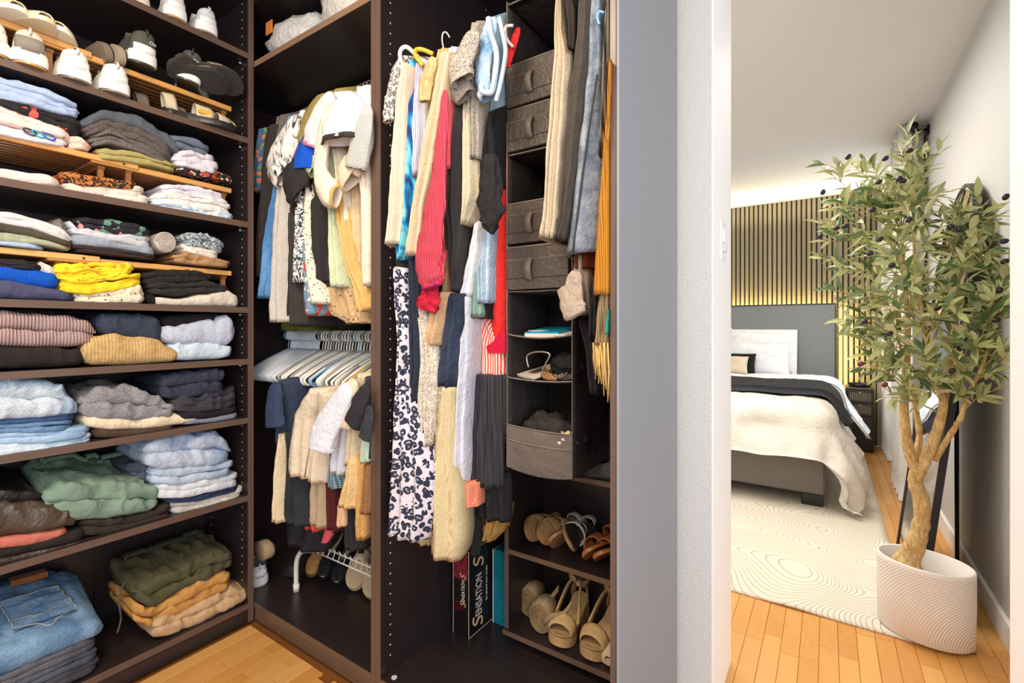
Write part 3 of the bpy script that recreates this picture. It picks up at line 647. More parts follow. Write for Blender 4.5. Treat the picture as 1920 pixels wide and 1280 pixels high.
def sneaker(label, loc, rot, up, so, tread, L=.27, W=.048, HH=.082, lace=None, panel=None, cat='shoe', group=None, name='sneaker', tx=False, knit=False):
    t = thing(name, label, cat, loc, rot, group)
    slab(t, 'sole', so, L, W, .006, .036, .014, .003, heel=.006); slab(t, 'tread', tread, L*.985, W*.96, 0, .0065, .014)
    n = 30; rings = []; inn = []
    for i in range(n+1):
        s = .5-.5*cos(PI*i/n); s = .005+s*.975; w_ = foot_w(s, W)*.98; c = foot_c(s); zb = .032+.014*max(0, (s-.72)/.28)**2
        if s < .5: top = HH-.012*sin(PI*min(1, s/.5))+(.006 if s < .1 else 0); op = .78 if s < .42 else .78-(s-.42)/.08*.3
        else: t_ = (s-.5)/.5; top = lerp(HH-.008, .048, t_**.85); op = max(0.0, .48-(s-.5)/.28*.48)
        top = max(top, zb+.006); ring = []
        for k in range(9):
            a = k/8; an = a*PI/2; rw = w_*(op+(1-op)*cos(an)**.8); ring.append((c-rw, s*L, lerp(zb, top, sin(an)**.9 if op < .1 else a)))
        left = ring; right = [(2*c-x, y, z) for (x, y, z) in reversed(ring)]
        rings.append(left+right); 
    V = [v for r_ in rings for v in r_]; N = 18; Fc = []
    for i in range(n):
        for k in range(N-1):
            s = rings[i][0][1]/L
            if k == 8 and s < .76: continue
            a = i*N+k; Fc.append((a, a+1, a+N+1, a+N))
    Fc.append(tuple(range(9))); Fc = [f for f in Fc if len(f) == 4]
    # rounded heel counter
    for k in range(8): Fc.append((k, N-1-k, N-2-k, k+1))
    u = mk('upper', V, Fc, up, t); md_ = u.modifiers.new('s', 'SOLIDIFY'); md_.thickness = .006; md_.offset = -1
    tg = [[(foot_c(s)-.022, s*L, z), (foot_c(s), s*L, z+.007), (foot_c(s)+.022, s*L, z), (foot_c(s), s*L, z-.002)] for s, z in ((.36, HH+.016), (.45, HH), (.6, HH-.014), (.72, HH-.026))]
    MB().loft(tg).build('tongue', up, t, smooth=True)
    lm = lace or up
    for q in range(5):
        s = .50+q*.055; z = HH-.002-(s-.45)*.095; MB().tube([(foot_c(s)-.026, s*L, z-.006), (foot_c(s), s*L+.004, z+.008), (foot_c(s)+.026, s*L, z-.006)], .0028, 6).build('lace', lm, t, smooth=True)
    pc = panel or so
    V = []; nn = 12
    for i in range(nn+1):
        a = PI*(.18+.64*i/nn)
        for (zz_, gg) in ((.036, 1.045), (.062 if panel is None else HH-.012, 1.06)):
            V.append((-W*.68*cos(a)*gg, .030-.0285*sin(a)*1.12, zz_))
    mk('heel_counter', V, [(2*i, 2*i+2, 2*i+3, 2*i+1) for i in range(nn)], pc, t).modifiers.new('s', 'SOLIDIFY').thickness = .003
    MB().tube([(0, .001, HH-.006), (0, -.005, HH+.006), (0, .004, HH+.016), (0, .010, HH+.002)], .0032, 6).build('heel_tab', lm, t, smooth=True)
    if tx:
        text('On', .015, m('plastic', (230,230,230)), t, (.004, -.0052, HH-.030), (1, 0, 0), (0, 0, 1), name='heel_mark')
    return t
HEELF = PI/2    # heel to the room: the shoe's own +y points to -x
def on_shelf(px, y, z, X=-1.868): p = onX(px, y, X); return (X, p.y, z)
WHT = fab(244,240,232); IV = fab(238,222,196); GUM = m('plastic', (196,150,96)); GR = fab(120,112,102)
BLK = fab(52,48,46)
sneaker('bright white sneaker, left of the pair on the topmost shelf', on_shelf(333, 30, 2.2165), (0, 0, HEELF-.05), WHT, m('plastic', (250,250,248)), GUM, W=.047, group=None)
sneaker('bright white mesh sneaker by the side panel on the topmost shelf', on_shelf(393, 60, 2.2165), (0, 0, HEELF), fab(232,232,232), m('plastic', (250,250,250)), m('plastic', (150,130,110)), W=.049)
sneaker('white shoe at the left end of the topmost shelf, barely showing', on_shelf(262, 5, 2.2165, -1.90), (0, 0, HEELF), IV, m('plastic', (240,226,204)), GUM)
zb = 1.8865
sneaker('off-white sneaker with gum sole and grey heel patch on the shoe shelf', on_shelf(57, 125, zb, -1.86), (0, 0, HEELF-.12), IV, m('plastic', (250,244,232)), GUM, panel=fab(150,142,130), HH=.088, W=.051)
sneaker('white knit running shoe, left of the pair in the middle of the shoe shelf', on_shelf(146, 150, zb, -1.86), (0, 0, HEELF+.05), WHT, m('plastic', (250,248,244)), m('plastic', (120,108,96)), W=.052)
sneaker('white knit running shoe, right of the pair in the middle of the shoe shelf', on_shelf(221, 178, zb, -1.858), (0, 0, HEELF+.02), fab(246,242,236), m('plastic', (252,250,246)), m('plastic', (132,120,108)), W=.052)
sneaker('white sneaker cut off by the left picture edge on the shoe shelf', on_shelf(-14, 90, zb, -1.865), (0, 0, HEELF), WHT, m('plastic', (250,246,238)), GUM, W=.05)
zr = 2.0065
def tilted(px, y, z, X, yaw, tip, roll=0):   # resting on the rack with its sole turned out a little
    return on_shelf(px, y, z, X), (tip, roll, HEELF+yaw)
l, r_ = tilted(274, 120, zr+.004, -1.862, .1, R(5)); 
sneaker('dark green grey running shoe, left of its pair on the upper rack', l, r_, fab(92,90,82), m('plastic', (250,248,244)), m('plastic', (70,66,60)), W=.054, HH=.098, lace=fab(70,66,60), tx=True)
l, r_ = tilted(350, 150, zr+.006, -1.862, -.38, R(5), R(10))
sneaker('dark green grey running shoe, right of its pair and turned sideways', l, r_, fab(88,88,80), m('plastic', (250,248,244)), m('plastic', (78,72,66)), W=.052, HH=.098, lace=fab(70,66,60), tx=True)
def slipon(label, loc, rot, up, so, L=.25, W=.044, name='slip_on_shoe', cat='shoe', HH=.06, heel=0):
    t = thing(name, label, cat, loc, rot); slab(t, 'sole', so, L, W, 0, .014, .01, .001, heel=heel)
    n = 26; rings = []
    for i in range(n+1):
        s = .005+(.5-.5*cos(PI*i/n))*.975; w_ = foot_w(s, W)*.98; c = foot_c(s); zb_ = .011+.01*max(0, (s-.72)/.28)**2
        if s < .5: top = HH-.014*sin(PI*s/.6)+(heel*.5 if s < .3 else 0); op = .82
        else: t_ = (s-.5)/.5; top = lerp(HH-.008, .036, t_); op = max(0.0, .82-(s-.5)/.14*.82)
        ring = []
        for k in range(8):
            a = k/7; an = a*PI/2; rw = w_*(op+(1-op)*cos(an)**.8); ring.append((c-rw, s*L, lerp(zb_, max(top, zb_+.004), sin(an)**.9 if op < .1 else a)))
        rings.append(ring+[(2*c-x, y, z) for (x, y, z) in reversed(ring)])
    V = [v for r_ in rings for v in r_]; N = 16; Fc = []
    for i in range(n):
        for k in range(N-1):
            if k == 7 and rings[i][0][1]/L < .63: continue
            a = i*N+k; Fc.append((a, a+1, a+N+1, a+N))
    for k in range(7): Fc.append((k, N-1-k, N-2-k, k+1))
    u = mk('upper', V, Fc, up, t); q = u.modifiers.new('s', 'SOLIDIFY'); q.thickness = .004; q.offset = -1
    slab(t, 'insole', fab(226,204,170), L*.97, W*.86, .0145, .017, .008, 0)
    return t
TF = -PI/2
def toe(px, y, z, X, yaw=0, tip=0): p = onX(px, y, X); return (X-.24*1, p.y, z), (tip, 0, TF+yaw)
CRM = m('leather', (244,224,190)); 
l, r_ = toe(64, 25, zr, -1.85, .1); slipon('cream pointed flat with its toe out on the upper rack', l, r_, CRM, m('plastic', (236,214,178)))
l, r_ = toe(10, 5, zr, -1.85, .1); slipon('beige flat at the left picture edge on the upper rack', l, r_, m('leather', (240,214,172)), m('plastic', (246,236,214)))
l, r_ = toe(118, 50, zr, -1.86, -.5); slipon('cream canvas slip-on lying sideways on the upper rack, thick white sole', l, r_, fab(240,222,186), m('plastic', (250,244,230)), W=.05)
l, r_ = toe(180, 62, zr, -1.86, -.35); slipon('cream pointed slip-on beside the folded black loafer', l, r_, m('leather', (246,228,196)), m('plastic', (250,240,220)))
def sandal(label, loc, rot, so, foot, strap, straps, L=.25, W=.043, z=.022, cat='sandal', name='sandal', heel=0, extra=None, foot_cup=False):
    t = thing(name, label, cat, loc, rot); slab(t, 'sole', so, L, W, 0, z, .006, .0015, heel=heel); slab(t, 'footbed', foot, L*.98, W*.96, z, z+.004, .006, 0, heel=heel)
    for (s0, s1, h0, h1, lean) in straps: band(t, 'strap', strap, L, s0, s1, W, h0, h1, z*.6, lean=lean, hole=(extra == 'hole'))
    return t
l = on_shelf(222, 92, zr+.012, -1.87); 
sandal('black cork sandal standing on its side on the upper rack', l, (0, R(78), HEELF+.2), m('plastic', (170,152,128)), fab(50,46,44), m('leather', (52,46,44)), [(.42, .66, .052, .045, 0)])
l = on_shelf(196, 82, zr+.01, -1.885); 
sandal('black cork sandal lying behind its twin on the upper rack', l, (0, R(72), HEELF+.15), m('plastic', (130,116,100)), fab(50,46,44), m('leather', (52,46,44)), [(.42, .66, .052, .045, 0)])
l = (-1.862, .70, zr+.035)
sandal('dark flip sandal with ribbed sole hanging over the upper rack end', (l[0], l[1]+.01, l[2]+.018), (R(-4), R(-38), .03), m('ribs_y', (84,78,72), s=3), fab(120,112,100), m('leather', (180,160,128)), [(.45, .62, .05, .045, 0)], W=.046, L=.225)
sandal('dark flip sandal under its twin by the running shoe', (l[0]-.01, l[1]-.01, l[2]-.008), (R(-3), R(-30), -.1), m('ribs_y', (76,70,66), s=3), fab(110,100,92), m('leather', (170,150,120)), [(.45, .62, .045, .04, 0)], W=.044, L=.19)
ORG = m('plastic', (244,176,60))
for lb, px, X, yw, c in (('grey sport sandal with cream strap and orange pull tab, left of its pair', 302, -1.925, -.12, (214,200,168)), ('black sport sandal with yellow strap and orange pull tab by the side panel', 392, -1.94, -.05, (222,206,134)), ('grey webbing sandal lying low in front of the white running shoe', 250, -2.0, -.1, (128,118,104))):
    p_ = onX(px, 220, X); L_ = min(.24, .945-p_.y)
    t = sandal(lb, (X, p_.y, zb), (0, 0, yw), m('plastic', (50,46,46)), fab(66,60,58), fab(*c), [(.04, .18, .066, .07, -.01), (.40, .60, .060, .054, 0), (.68, .84, .046, .038, 0)], W=.046, L=L_)
    if px != 250: MB().box(.030, .048, L_*.42, L_*.62, .030, .044, .002).build('pull_tab', ORG, t)
OX0 = onY(951, 600, 1.15).x
# ---------------------------------------------------------------- hangers
def hanger_mesh(wid=.40, drop=.105, r=.0032, closed=True):
    B_ = MB(); hw = wid/2
    B_.tube(spline([(0, -.004, .022), (0, -.018, .030), (0, -.021, .046), (0, -.010, .062), (0, .006, .064), (0, .019, .052), (0, .018, .034), (0, .004, .012), (0, 0, -.02)], 3), r*.85, 5)
    P = [(0, 0, -.02), (0, -hw*.55, -.02-drop*.45), (0, -hw*.93, -.02-drop*.86), (0, -hw, -.02-drop), (0, -hw*.95, -.02-drop*1.18)]
    Q = [(0, -y, z) for (_, y, z) in P]
    B_.tube(spline(P, 3)+[Vector(q) for q in reversed(spline(Q, 3))], r*1.25, 6)
    return B_
HM = {}
def hanger(x, zr, col, label, group, rz=0, key='a', wid=.40, name='clothes_hanger', y=None, r=.0032):
    k = (col.name, key)
    if k not in HM:
        b_ = hanger_mesh(wid, r=r); me = bpy.data.meshes.new(name); me.from_pydata(b_.V, [], b_.F); me.materials.append(col); me.shade_smooth(); HM[k] = me
    o = bpy.data.objects.new(name, HM[k]); C.objects.link(o); o.location = (x, RY if y is None else y, zr-.0495+.0125); o.rotation_euler = (0, 0, rz)
    return tag(o, label, 'hanger', group)
random.seed(9)
PW = m('plastic', (232,238,246)); PG = m('plastic', (150,142,132)); PWH = m('plastic', (252,250,242)); PB = m('plastic', (120,184,240)); PY = m('plastic', (236,186,52)); PBR = m('plastic', (190,178,160))  # PW has the blue cast of daylight mixed into its colour
for i in range(22):
    hanger(-2.12+i*.0105, 1.105, PW, 'pale plastic hanger tinted daylight-blue in the tightly packed empty row on the low rail', 'empty pale hangers at the left of the low rail', random.uniform(-.03, .03)+.04, wid=.42, r=.0040)
for i in range(34):
    hanger(-1.87+i*.0185, 1.105, PWH if i % 4 else PBR, ('white' if i % 4 else 'beige')+' plastic hanger in the looser right-hand row on the low rail', ('white' if i % 4 else 'beige')+' hangers at the right of the low rail', random.uniform(-.12, .10), wid=.40, r=.0044)
hanger(-2.14, 1.105, PB, 'single blue hanger at the far left end of the low rail', None, .1, wid=.42)
hanger(-1.62, 1.105, PB, 'single blue hanger among the white ones on the low rail', None, -.1, wid=.42)
hanger(-1.44, 1.105, PY, 'yellow hanger near the divider on the low rail', None, 0)
for i in range(36):
    hanger(-2.10+i*.024, 2.125, PBR if i % 3 else PG, ('beige' if i % 3 else 'grey')+' hanger hook above the clothes on the high corner rail', ('beige' if i % 3 else 'grey')+' hangers on the high corner rail', random.uniform(-.05, .05), 'n', .30)
for i in range(27):
    if not OX0-.02 < -1.04+i*.0235 < OX0+.25: hanger(-1.04+i*.0235, 2.125, PG if i % 3 else PWH, ('grey' if i % 3 else 'white')+' hanger hook above the clothes on the long rail', ('grey' if i % 3 else 'white')+' hangers on the long high rail', random.uniform(-.05, .05), 'n', .26)

# ---------------------------------------------------------------- hanging clothes
def hang(name, label, cat, rows, mat, Yf=1.05, D=.40, nf=2.5, amp=.008, sh=True, shz=.10, seed=None, parent=None, cuff=0):
    SEED[0] += 3.77; sd = SEED[0]; P = []
    for (y, xl, xr) in rows:
        a = onY(xl, y, Yf); b = onY(xr, y, Yf); P.append([-a.z, a.x, b.x])
    right = rows[0][1] > 705
    lo, hi = (-1.1385, -.4005) if right else (-2.22, -1.192)
    if right and max(r_[2] for r_ in rows) < 968 and not (rows[0][1] > 960): hi = OX0-.007
    z0, z1 = P[0][0], P[-1][0]; NZ = max(14, int((z1-z0)/.016)); rings = []
    RB = min(Yf+D, YB-.01); ph = nz(sd, 1, 1)*6
    xc_top = (P[0][1]+P[0][2])/2
    def ring(z, xl, xr, yf, yb, am):
        xl = max(lo, xl); xr = min(hi, xr); xr = max(xr, xl+.004); wd = xr-xl; out = []; nfr = 20
        for i in range(nfr):
            q = i/(nfr-1); e = abs(2*q-1)
            a_ = am*(sin(2*PI*nf*q+ph+1.2*nz(z*5, sd, 2))+.5*nz(q*6, z*7, sd+4))*(1-e**4)
            out.append((lerp(xl, xr, q), yf+min(.04, wd*.5)*(e**3)+a_+.004*nz(q*4, z*22, sd), z))
        for i in range(1, 8):
            q = i/8; tp = max(.2, 1-2.6*q*q-.35*q)
            out.append((min(hi, lerp(xl, xr, .35+.65*tp)+.004*nz(q*9, z*6, sd+7)), lerp(yf+min(.04, wd*.5), yb, q), z))
        out.append((lerp(xl, xr, .4), yb+.006, z))
        for i in range(7, 0, -1):
            q = i/8; tp = max(.2, 1-1.2*q)
            out.append((max(lo, lerp(xl, xr, .35-.35*tp)+.004*nz(q*9, z*6, sd+7)), lerp(yf+min(.04, wd*.5), yb, q), z))
        return out
    zt = -z0
    if sh:
        for k in range(5):
            t = k/5; z = zt+shz*(1-t)**1.0*.999; tt = math.sin(t*PI/2)
            wmul = lerp(.45, 1, t); xl, xr = P[0][1], P[0][2]; xm = (xl+xr)/2
            rings.append(ring(z, lerp(xm, xl, wmul), lerp(xm, xr, wmul), lerp(RY-.03, Yf, t**.8), lerp(RY+.03, RB, t**.8), amp*.3*t))
    for i in range(NZ+1):
        q = lerp(z0, z1, i/NZ); xl, xr = interp(P, q); sway = .004*nz(q*4, sd, 8)
        rings.append(ring(-q, xl+sway, xr+sway, Yf, RB, amp*min(1, .4+i/NZ)))
    hem = rings[-1]; cx = sum(v[0] for v in hem)/len(hem)
    rings.append([(lerp(v[0], cx, .12), v[1]+.003, v[2]+.004) for v in hem]); rings.append([(lerp(v[0], cx, .3), v[1]+.01, v[2]+.05) for v in hem])
    # small unevenness of the hem
    rings[-3] = [(v[0], v[1], v[2]+.006*nz(v[0]*30, v[1]*30, sd)) for v in rings[-3]]
    B_ = MB().loft(rings, True, False)
    if parent is not None: return mk(name, B_.V, B_.F, mat, parent)
    return mk(name, B_.V, B_.F, mat, None, (cx, Yf+.15, -z1), True, label=label, category=cat)
def sleeve(par, pts, mat, Y=1.02, flat=.55, name='sleeve', wr=1.0, cuffm=None, dY=.0):
    """pts: (x, y, half width px) along the centre line; an open tube of cloth"""
    SEED[0] += 1.9; sd = SEED[0]; c = []
    for i, (x, y, hw) in enumerate(pts):
        yy = Y+dY*i/(len(pts)-1); p = onY(x, y, yy); q = onY(x+hw, y, yy); c.append((p, abs(q.x-p.x)))
    path = spline([p for p, _ in c], 6); n = len(path); ws = []
    for i in range(n):
        t = i/(n-1)*(len(c)-1); k = min(int(t), len(c)-2); ws.append(lerp(c[k][1], c[k+1][1], t-k))
    rings = []; M_ = 20
    for i, p in enumerate(path):
        d = (path[min(i+1, n-1)]-path[max(i-1, 0)]).normalized(); side = d.cross(Vector((0, 1, 0))).normalized(); fr = side.cross(d)
        t = i/(n-1); w_ = ws[i]*(1 if i > 1 else .6+.2*i); rg = []
        for k in range(M_):
            a = 2*PI*k/M_; f = 1+.16*wr*nz(cos(a)*1.6+i*.28, sin(a)*1.6, sd)+.07*wr*sin(5*a+i*.22+sd)*min(1, i/6)
            rg.append(p+side*(w_*cos(a)*f)+fr*(w_*flat*.8*sin(a)*f*1.0)+fr*(.004*wr*nz(cos(a)*2, i*.5, sd+4)))
        rings.append(rg)
    e = rings[-1]; ce = sum(e, Vector())/M_; d = (path[-1]-path[-2]).normalized()
    rings.append([ce+(v-ce)*.90+d*.001 for v in e]); rings.append([ce+(v-ce)*.86-d*.03 for v in e]); rings.append([ce+(v-ce)*.7-d*.075 for v in e])
    B_ = MB().loft(rings, True, True); o = B_.build(name, mat, par, smooth=True)
    if cuffm:
        cf = [[ce+(v-ce)*1.04-d*.014 for v in e], [ce+(v-ce)*1.05+d*.0015 for v in e], [ce+(v-ce)*.9+d*.0015 for v in e]]
        MB().loft(cf, False, False).build('cuff', cuffm, o, smooth=True)
    return o
H_ = hang
# ---- corner section, high rail (left to right)
H_('hanging_shirt', 'multicoloured print shirt hanging at the far left of the high corner rail', 'shirt', [(245,479,497),(300,477,488),(360,474,482)], m('floral', (70,96,130), (206,120,70), 1.4, None, 1, (96,140,90)), 1.02)
H_('hanging_cardigan', 'black and white ribbed cardigan second from the left on the high corner rail', 'cardigan', [(240,494,516),(300,484,508),(400,480,496),(520,477,490)], m('ribs_z', (70,62,58), s=2.4), 1.03)
H_('hanging_shirt', 'warm grey long-sleeved shirt beside the ribbed cardigan', 'shirt', [(222,513,534),(300,500,520),(400,487,503),(520,479,496)], m('heather', (96,88,82), (124,116,108)), 1.05)
a = H_('hanging_shirt', 'blue denim shirt reaching down to a wide sky blue cuff in the corner', 'shirt', [(222,532,556),(262,520,536),(330,512,526),(400,502,512),(470,488,506),(560,475,502)], m('denim', (70,124,184), (112,164,214)), 1.02)
H_('hanging_sweatshirt', 'oatmeal sweatshirt with a long sleeve ending in a ribbed cuff', 'sweatshirt', [(340,512,538),(420,506,532),(500,503,530),(555,500,528),(570,500,528),(604,498,532)], m('heather', (190,182,172), (214,206,194)), 1.0)
H_('hanging_shirt', 'pale acid wash denim shirt hanging behind the oatmeal sleeve', 'shirt', [(420,528,538),(500,526,540),(585,519,541)], m('denim', (150,180,206), (200,216,226)), 1.03)
sA = H_('hanging_blouse', 'white blouse with black feather strokes and a wide drooping sleeve', 'blouse', [(212,556,577),(250,540,560),(290,524,548),(320,520,545),(345,528,556)], m('plumes', (44,38,38), (240,232,224), .8, None, 1, (244,238,232)), 1.03)
sleeve(sA, [(562,222,12),(545,255,16),(528,290,19),(520,315,17),(530,332,13)], m('plumes', (44,38,38), (240,232,224), .8, None, 1, (244,238,232)), .985, .5)
H_('hanging_jacket', 'dark brown jacket with an orange trim line on its black sleeve', 'jacket', [(190,580,602),(240,568,588),(300,542,566),(350,540,560),(600,536,552)], fab(62,52,46), 1.03)
sB = H_('hanging_shirt', 'khaki olive short-sleeved shirt beside the royal blue one', 'shirt', [(176,606,640),(210,588,612),(260,575,590),(330,572,586)], fab(160,142,84), 1.03)
sleeve(sB, [(612,182,12),(585,222,14),(563,262,9)], fab(160,142,84), .99, .5)
bS = H_('hanging_t_shirt', 'royal blue t-shirt with its sleeve spread to the front', 't-shirt', [(230,584,598),(280,578,596),(420,584,600)], fab(28,82,190), 1.03)
sleeve(bS, [(592,232,7),(582,265,14),(572,300,20),(570,318,22)], fab(24,86,204), .98, .45)
bk = H_('hanging_t_shirt', 'black t-shirt with its sleeve drooping below the orange trim', 't-shirt', [(300,562,584),(380,578,600),(480,576,602),(532,572,600)], fab(52,48,48), 1.0)
sleeve(bk, [(548,305,10),(550,330,18),(560,355,22),(566,368,18)], fab(50,46,46), .975, .5)
H_('hanging_t_shirt', 'charcoal t-shirt with side seam behind the black drooping sleeve', 't-shirt', [(320,590,612),(420,596,616),(500,598,622),(540,600,630)], fab(58,54,54), 1.03)
H_('hanging_dress', 'white dress with a black palm leaf print hem', 'dress', [(350,535,560),(370,545,566),(400,548,564),(470,548,562),(530,546,562)], m('brush', (238,232,226), (40,52,60), 1.0), .98, amp=.004)
H_('hanging_dress', 'patchwork dress mixing blue denim and red squares at its hem', 'dress', [(330,545,575),(420,562,575),(500,562,580),(552,562,592),(592,564,596)], m('floral', (110,140,160), (206,60,50), 1.1, None, 1, (230,220,210)), 1.0)
H_('hanging_dress', 'cream dress with tiny black spots between the palm leaf print and the black tee', 'dress', [(350,566,580),(420,566,578),(500,570,582),(570,574,600)], m('dots', (228,214,196), (60,50,46), 1), .985, amp=.004)
H_('hanging_trousers', 'black straight trousers hanging down past the patchwork hem', 'trousers', [(400,536,552),(500,538,556),(570,538,562),(611,538,562)], fab(62,58,56), .995)
H_('hanging_shirt', 'olive green shirt, only its hem showing at the bottom left', 'shirt', [(540,512,560),(590,512,560),(620,514,574)], fab(96,104,48), 1.10)
pk = H_('hanging_t_shirt', 'pale pink and white t-shirt with a hot pink sleeve lining', 't-shirt', [(180,612,640),(230,600,620),(300,600,620),(400,612,628)], fab(244,230,232), 1.02)
o_ = sleeve(pk, [(628,186,16),(604,215,18),(592,250,18),(586,276,16)], fab(246,232,234), .975, .5, cuffm=fab(238,150,190))
gs = H_('hanging_t_shirt', 'sage green t-shirt showing below the pink sleeve', 't-shirt', [(300,600,620),(380,610,630),(450,612,632),(540,614,640)], fab(206,216,178), 1.0)
sleeve(gs, [(588,282,12),(584,300,15),(592,318,14)], fab(190,206,166), .985, .5)
H_('hanging_t_shirt', 'light pink vest hanging between the sage and tan garments', 'vest', [(380,632,644),(460,636,648),(536,639,650)], fab(228,176,170), 1.03)
hd = H_('hanging_hoodie', 'cream long-sleeved top with its folded sleeve curling up to an amber lining', 'top', [(185,634,650),(260,616,632),(330,626,645),(420,636,650)], fab(240,226,204), 1.0)
sleeve(hd, [(632,195,12),(614,235,12),(604,280,11),(602,325,12),(616,360,17),(632,368,14)], fab(244,230,208), .955, .6, cuffm=fab(222,168,100))
H_('hanging_polo', 'tan polo shirt with a ribbed sleeve cuff', 'polo shirt', [(190,640,655),(280,624,642),(340,634,650),(420,638,652)], fab(206,162,100), 1.01)
H_('hanging_shirt', 'golden brown shirt hanging between the tan polo and the beige shirt', 'shirt', [(320,640,655),(420,645,660),(500,652,666),(525,654,668)], fab(176,120,64), 1.02)
H_('hanging_dress', 'tan linen dress running down to the front near the divider', 'dress', [(340,622,634),(400,626,644),(480,640,656),(560,660,690),(583,664,692)], fab(224,178,110), .99)
H_('hanging_shirt', 'beige linen shirt hanging behind the white t-shirts', 'shirt', [(320,650,668),(400,656,672),(500,662,676),(544,670,690)], m('heather', (206,178,140), (224,200,166)), 1.02)
wt = H_('hanging_t_shirt', 'big white t-shirt with a black piped sleeve edge', 't-shirt', [(168,660,690),(230,650,690),(300,655,692),(400,672,692)], fab(246,242,240), .995)
sleeve(wt, [(668,178,20),(652,215,31),(640,248,35),(638,266,34)], fab(250,246,244), .95, .5, cuffm=fab(70,62,60))
sleeve(wt, [(668,300,14),(655,320,20),(662,336,22)], fab(236,214,184), .97, .5)
rb = H_('hanging_tunic', 'white ribbed knit top hanging closest to the divider', 'top', [(200,684,695),(260,672,695),(310,668,695)], m('ribs_z', (246,238,226), s=2), .985)
sleeve(rb, [(690,196,9),(680,250,20),(668,316,20)], m('ribs_z', (246,240,230), s=2), .955, .5)
H_('hanging_shirt', 'off-white cotton shirt whose long body hangs beside the divider', 'shirt', [(310,668,695),(420,672,695),(500,676,695),(537,680,695)], fab(240,222,200), .99)
rf = H_('hanging_skirt', 'long beige dotted skirt whose ruffled hem sweeps above the low rail', 'skirt', [(540,588,690),(570,594,694),(588,604,694),(606,640,694)], m('dots', (206,170,126), (60,44,36), .8), 1.03, amp=.014, nf=7)

# ---- corner section, low rail
nv_ = H_('hanging_t_shirt', 'navy blue t-shirt at the left of the low rail', 't-shirt', [(712,516,535),(750,512,535),(830,510,536)], m('heather', (50,58,80), (70,80,104)), 1.02, shz=.025)
sleeve(nv_, [(520,718,9),(514,760,14),(516,800,15)], m('heather', (48,58,84), (66,78,106)), .985, .5)
H_('hanging_shirt', 'narrow cream garment hanging below the navy t-shirt', 'scarf', [(812,519,532),(880,512,526),(976,506,524)], fab(236,216,180), 1.0, sh=False)
tk = H_('hanging_tank_top', 'cream tank top with a wide waistband under the white hangers', 'tank top', [(728,570,600),(755,552,592),(780,538,580),(820,534,578),(860,530,576),(887,528,574)], fab(236,218,190), .97, D=.3, amp=.006, sh=False)
vest_ = H_('hanging_vest', 'cream vest edged with black and white rope trim', 'vest', [(735,597,618),(780,590,612),(830,576,602),(900,568,602)], fab(232,214,186), .985, D=.3, sh=False)
MB().tube([onY(x_, y_, .962) for x_, y_ in ((597,735),(592,780),(580,840),(571,895))], .0024, 6).build('rope_trim', m('stripe_z', (40,34,32), (236,226,206), 6), vest_, smooth=True)
H_('hanging_dress', 'black dress hanging below the cream tank top to its rounded hem', 'dress', [(810,532,545),(880,528,566),(960,522,570),(978,530,570)], fab(50,52,58), 1.0, shz=.025)
H_('hanging_dress', 'long black dress hanging lowest at the left of the low rail', 'dress', [(900,530,580),(980,522,600),(1012,520,590)], fab(44,44,50), 1.06, amp=.012, shz=.025)
H_('hanging_tunic', 'coral red top with only its lower part visible', 'top', [(880,552,574),(925,552,574),(988,566,596)], fab(226,82,66), 1.03, sh=False, D=.2)
H_('hanging_cardigan', 'beige ribbed cardigan front hanging below the rope trimmed vest', 'cardigan', [(890,574,606),(940,572,606),(980,572,608)], m('ribs_z', (224,198,162), s=2.2), 1.0, D=.3, shz=.025)
H_('hanging_trousers', 'burgundy trousers hanging in the middle of the low rail', 'trousers', [(730,590,626),(790,600,620),(860,605,628),(940,605,632),(991,608,634)], fab(84,34,36), 1.02, sh=False)
ww = H_('hanging_t_shirt', 'white t-shirt with a long slanting sleeve on the low rail', 't-shirt', [(712,650,672),(760,628,660),(820,616,650),(885,612,644)], fab(232,232,240), .985, D=.32, shz=.03)
sleeve(ww, [(656,722,11),(630,770,17),(606,820,22),(603,842,22)], fab(238,238,246), .94, .5)
H_('hanging_bikini_top', 'blue and white smocked top below the white t-shirt', 'top', [(872,608,640),(912,610,634)], m('check', (206,214,206), (60,110,130), 1.3), 1.0, D=.15, sh=False)
bs_ = H_('hanging_blouse', 'beige short-sleeved blouse between the white t-shirt and the black top', 'blouse', [(700,664,690),(760,652,676),(830,644,670),(870,640,668)], fab(220,200,168), .98, shz=.025)
sleeve(bs_, [(665,712,10),(650,760,15),(644,800,13)], fab(226,208,178), .95, .5)
gy = H_('hanging_t_shirt', 'charcoal t-shirt with a turned black sleeve beside the divider', 't-shirt', [(706,684,695),(780,676,694),(860,684,694)], fab(66,64,66), .975, shz=.025)
sleeve(gy, [(690,722,8),(672,765,15),(660,795,14)], fab(52,50,54), .94, .5)
sleeve(gy, [(694,760,6),(688,800,10),(683,822,10)], fab(60,60,66), .93, .5, name='sleeve')
H_('hanging_tunic', 'mint green top sleeve hanging under the charcoal sleeve', 'top', [(812,682,695),(850,676,695),(866,676,694)], fab(196,214,190), .965, D=.2, sh=False)
cy = H_('hanging_dress', 'sand coloured dress below the white t-shirt on the low rail', 'dress', [(860,650,664),(900,640,668),(948,628,660)], fab(232,196,140), .97, D=.25, sh=False)
H_('hanging_dress', 'honey tan dress hanging longest below the charcoal t-shirt', 'dress', [(850,664,680),(920,660,684),(1010,664,678)], fab(214,164,96), .985, D=.25, sh=False)
H_('hanging_trousers', 'black trousers hanging behind the sand coloured dress', 'trousers', [(948,642,660),(1000,640,665),(1026,640,668)], fab(48,46,48), 1.02, D=.3, sh=False)
H_('hanging_tunic', 'brown sequined top hanging against the divider', 'top', [(870,680,694),(920,678,694),(962,674,694)], m('knit', (176,128,80), s=1.4), .98, D=.2, sh=False)
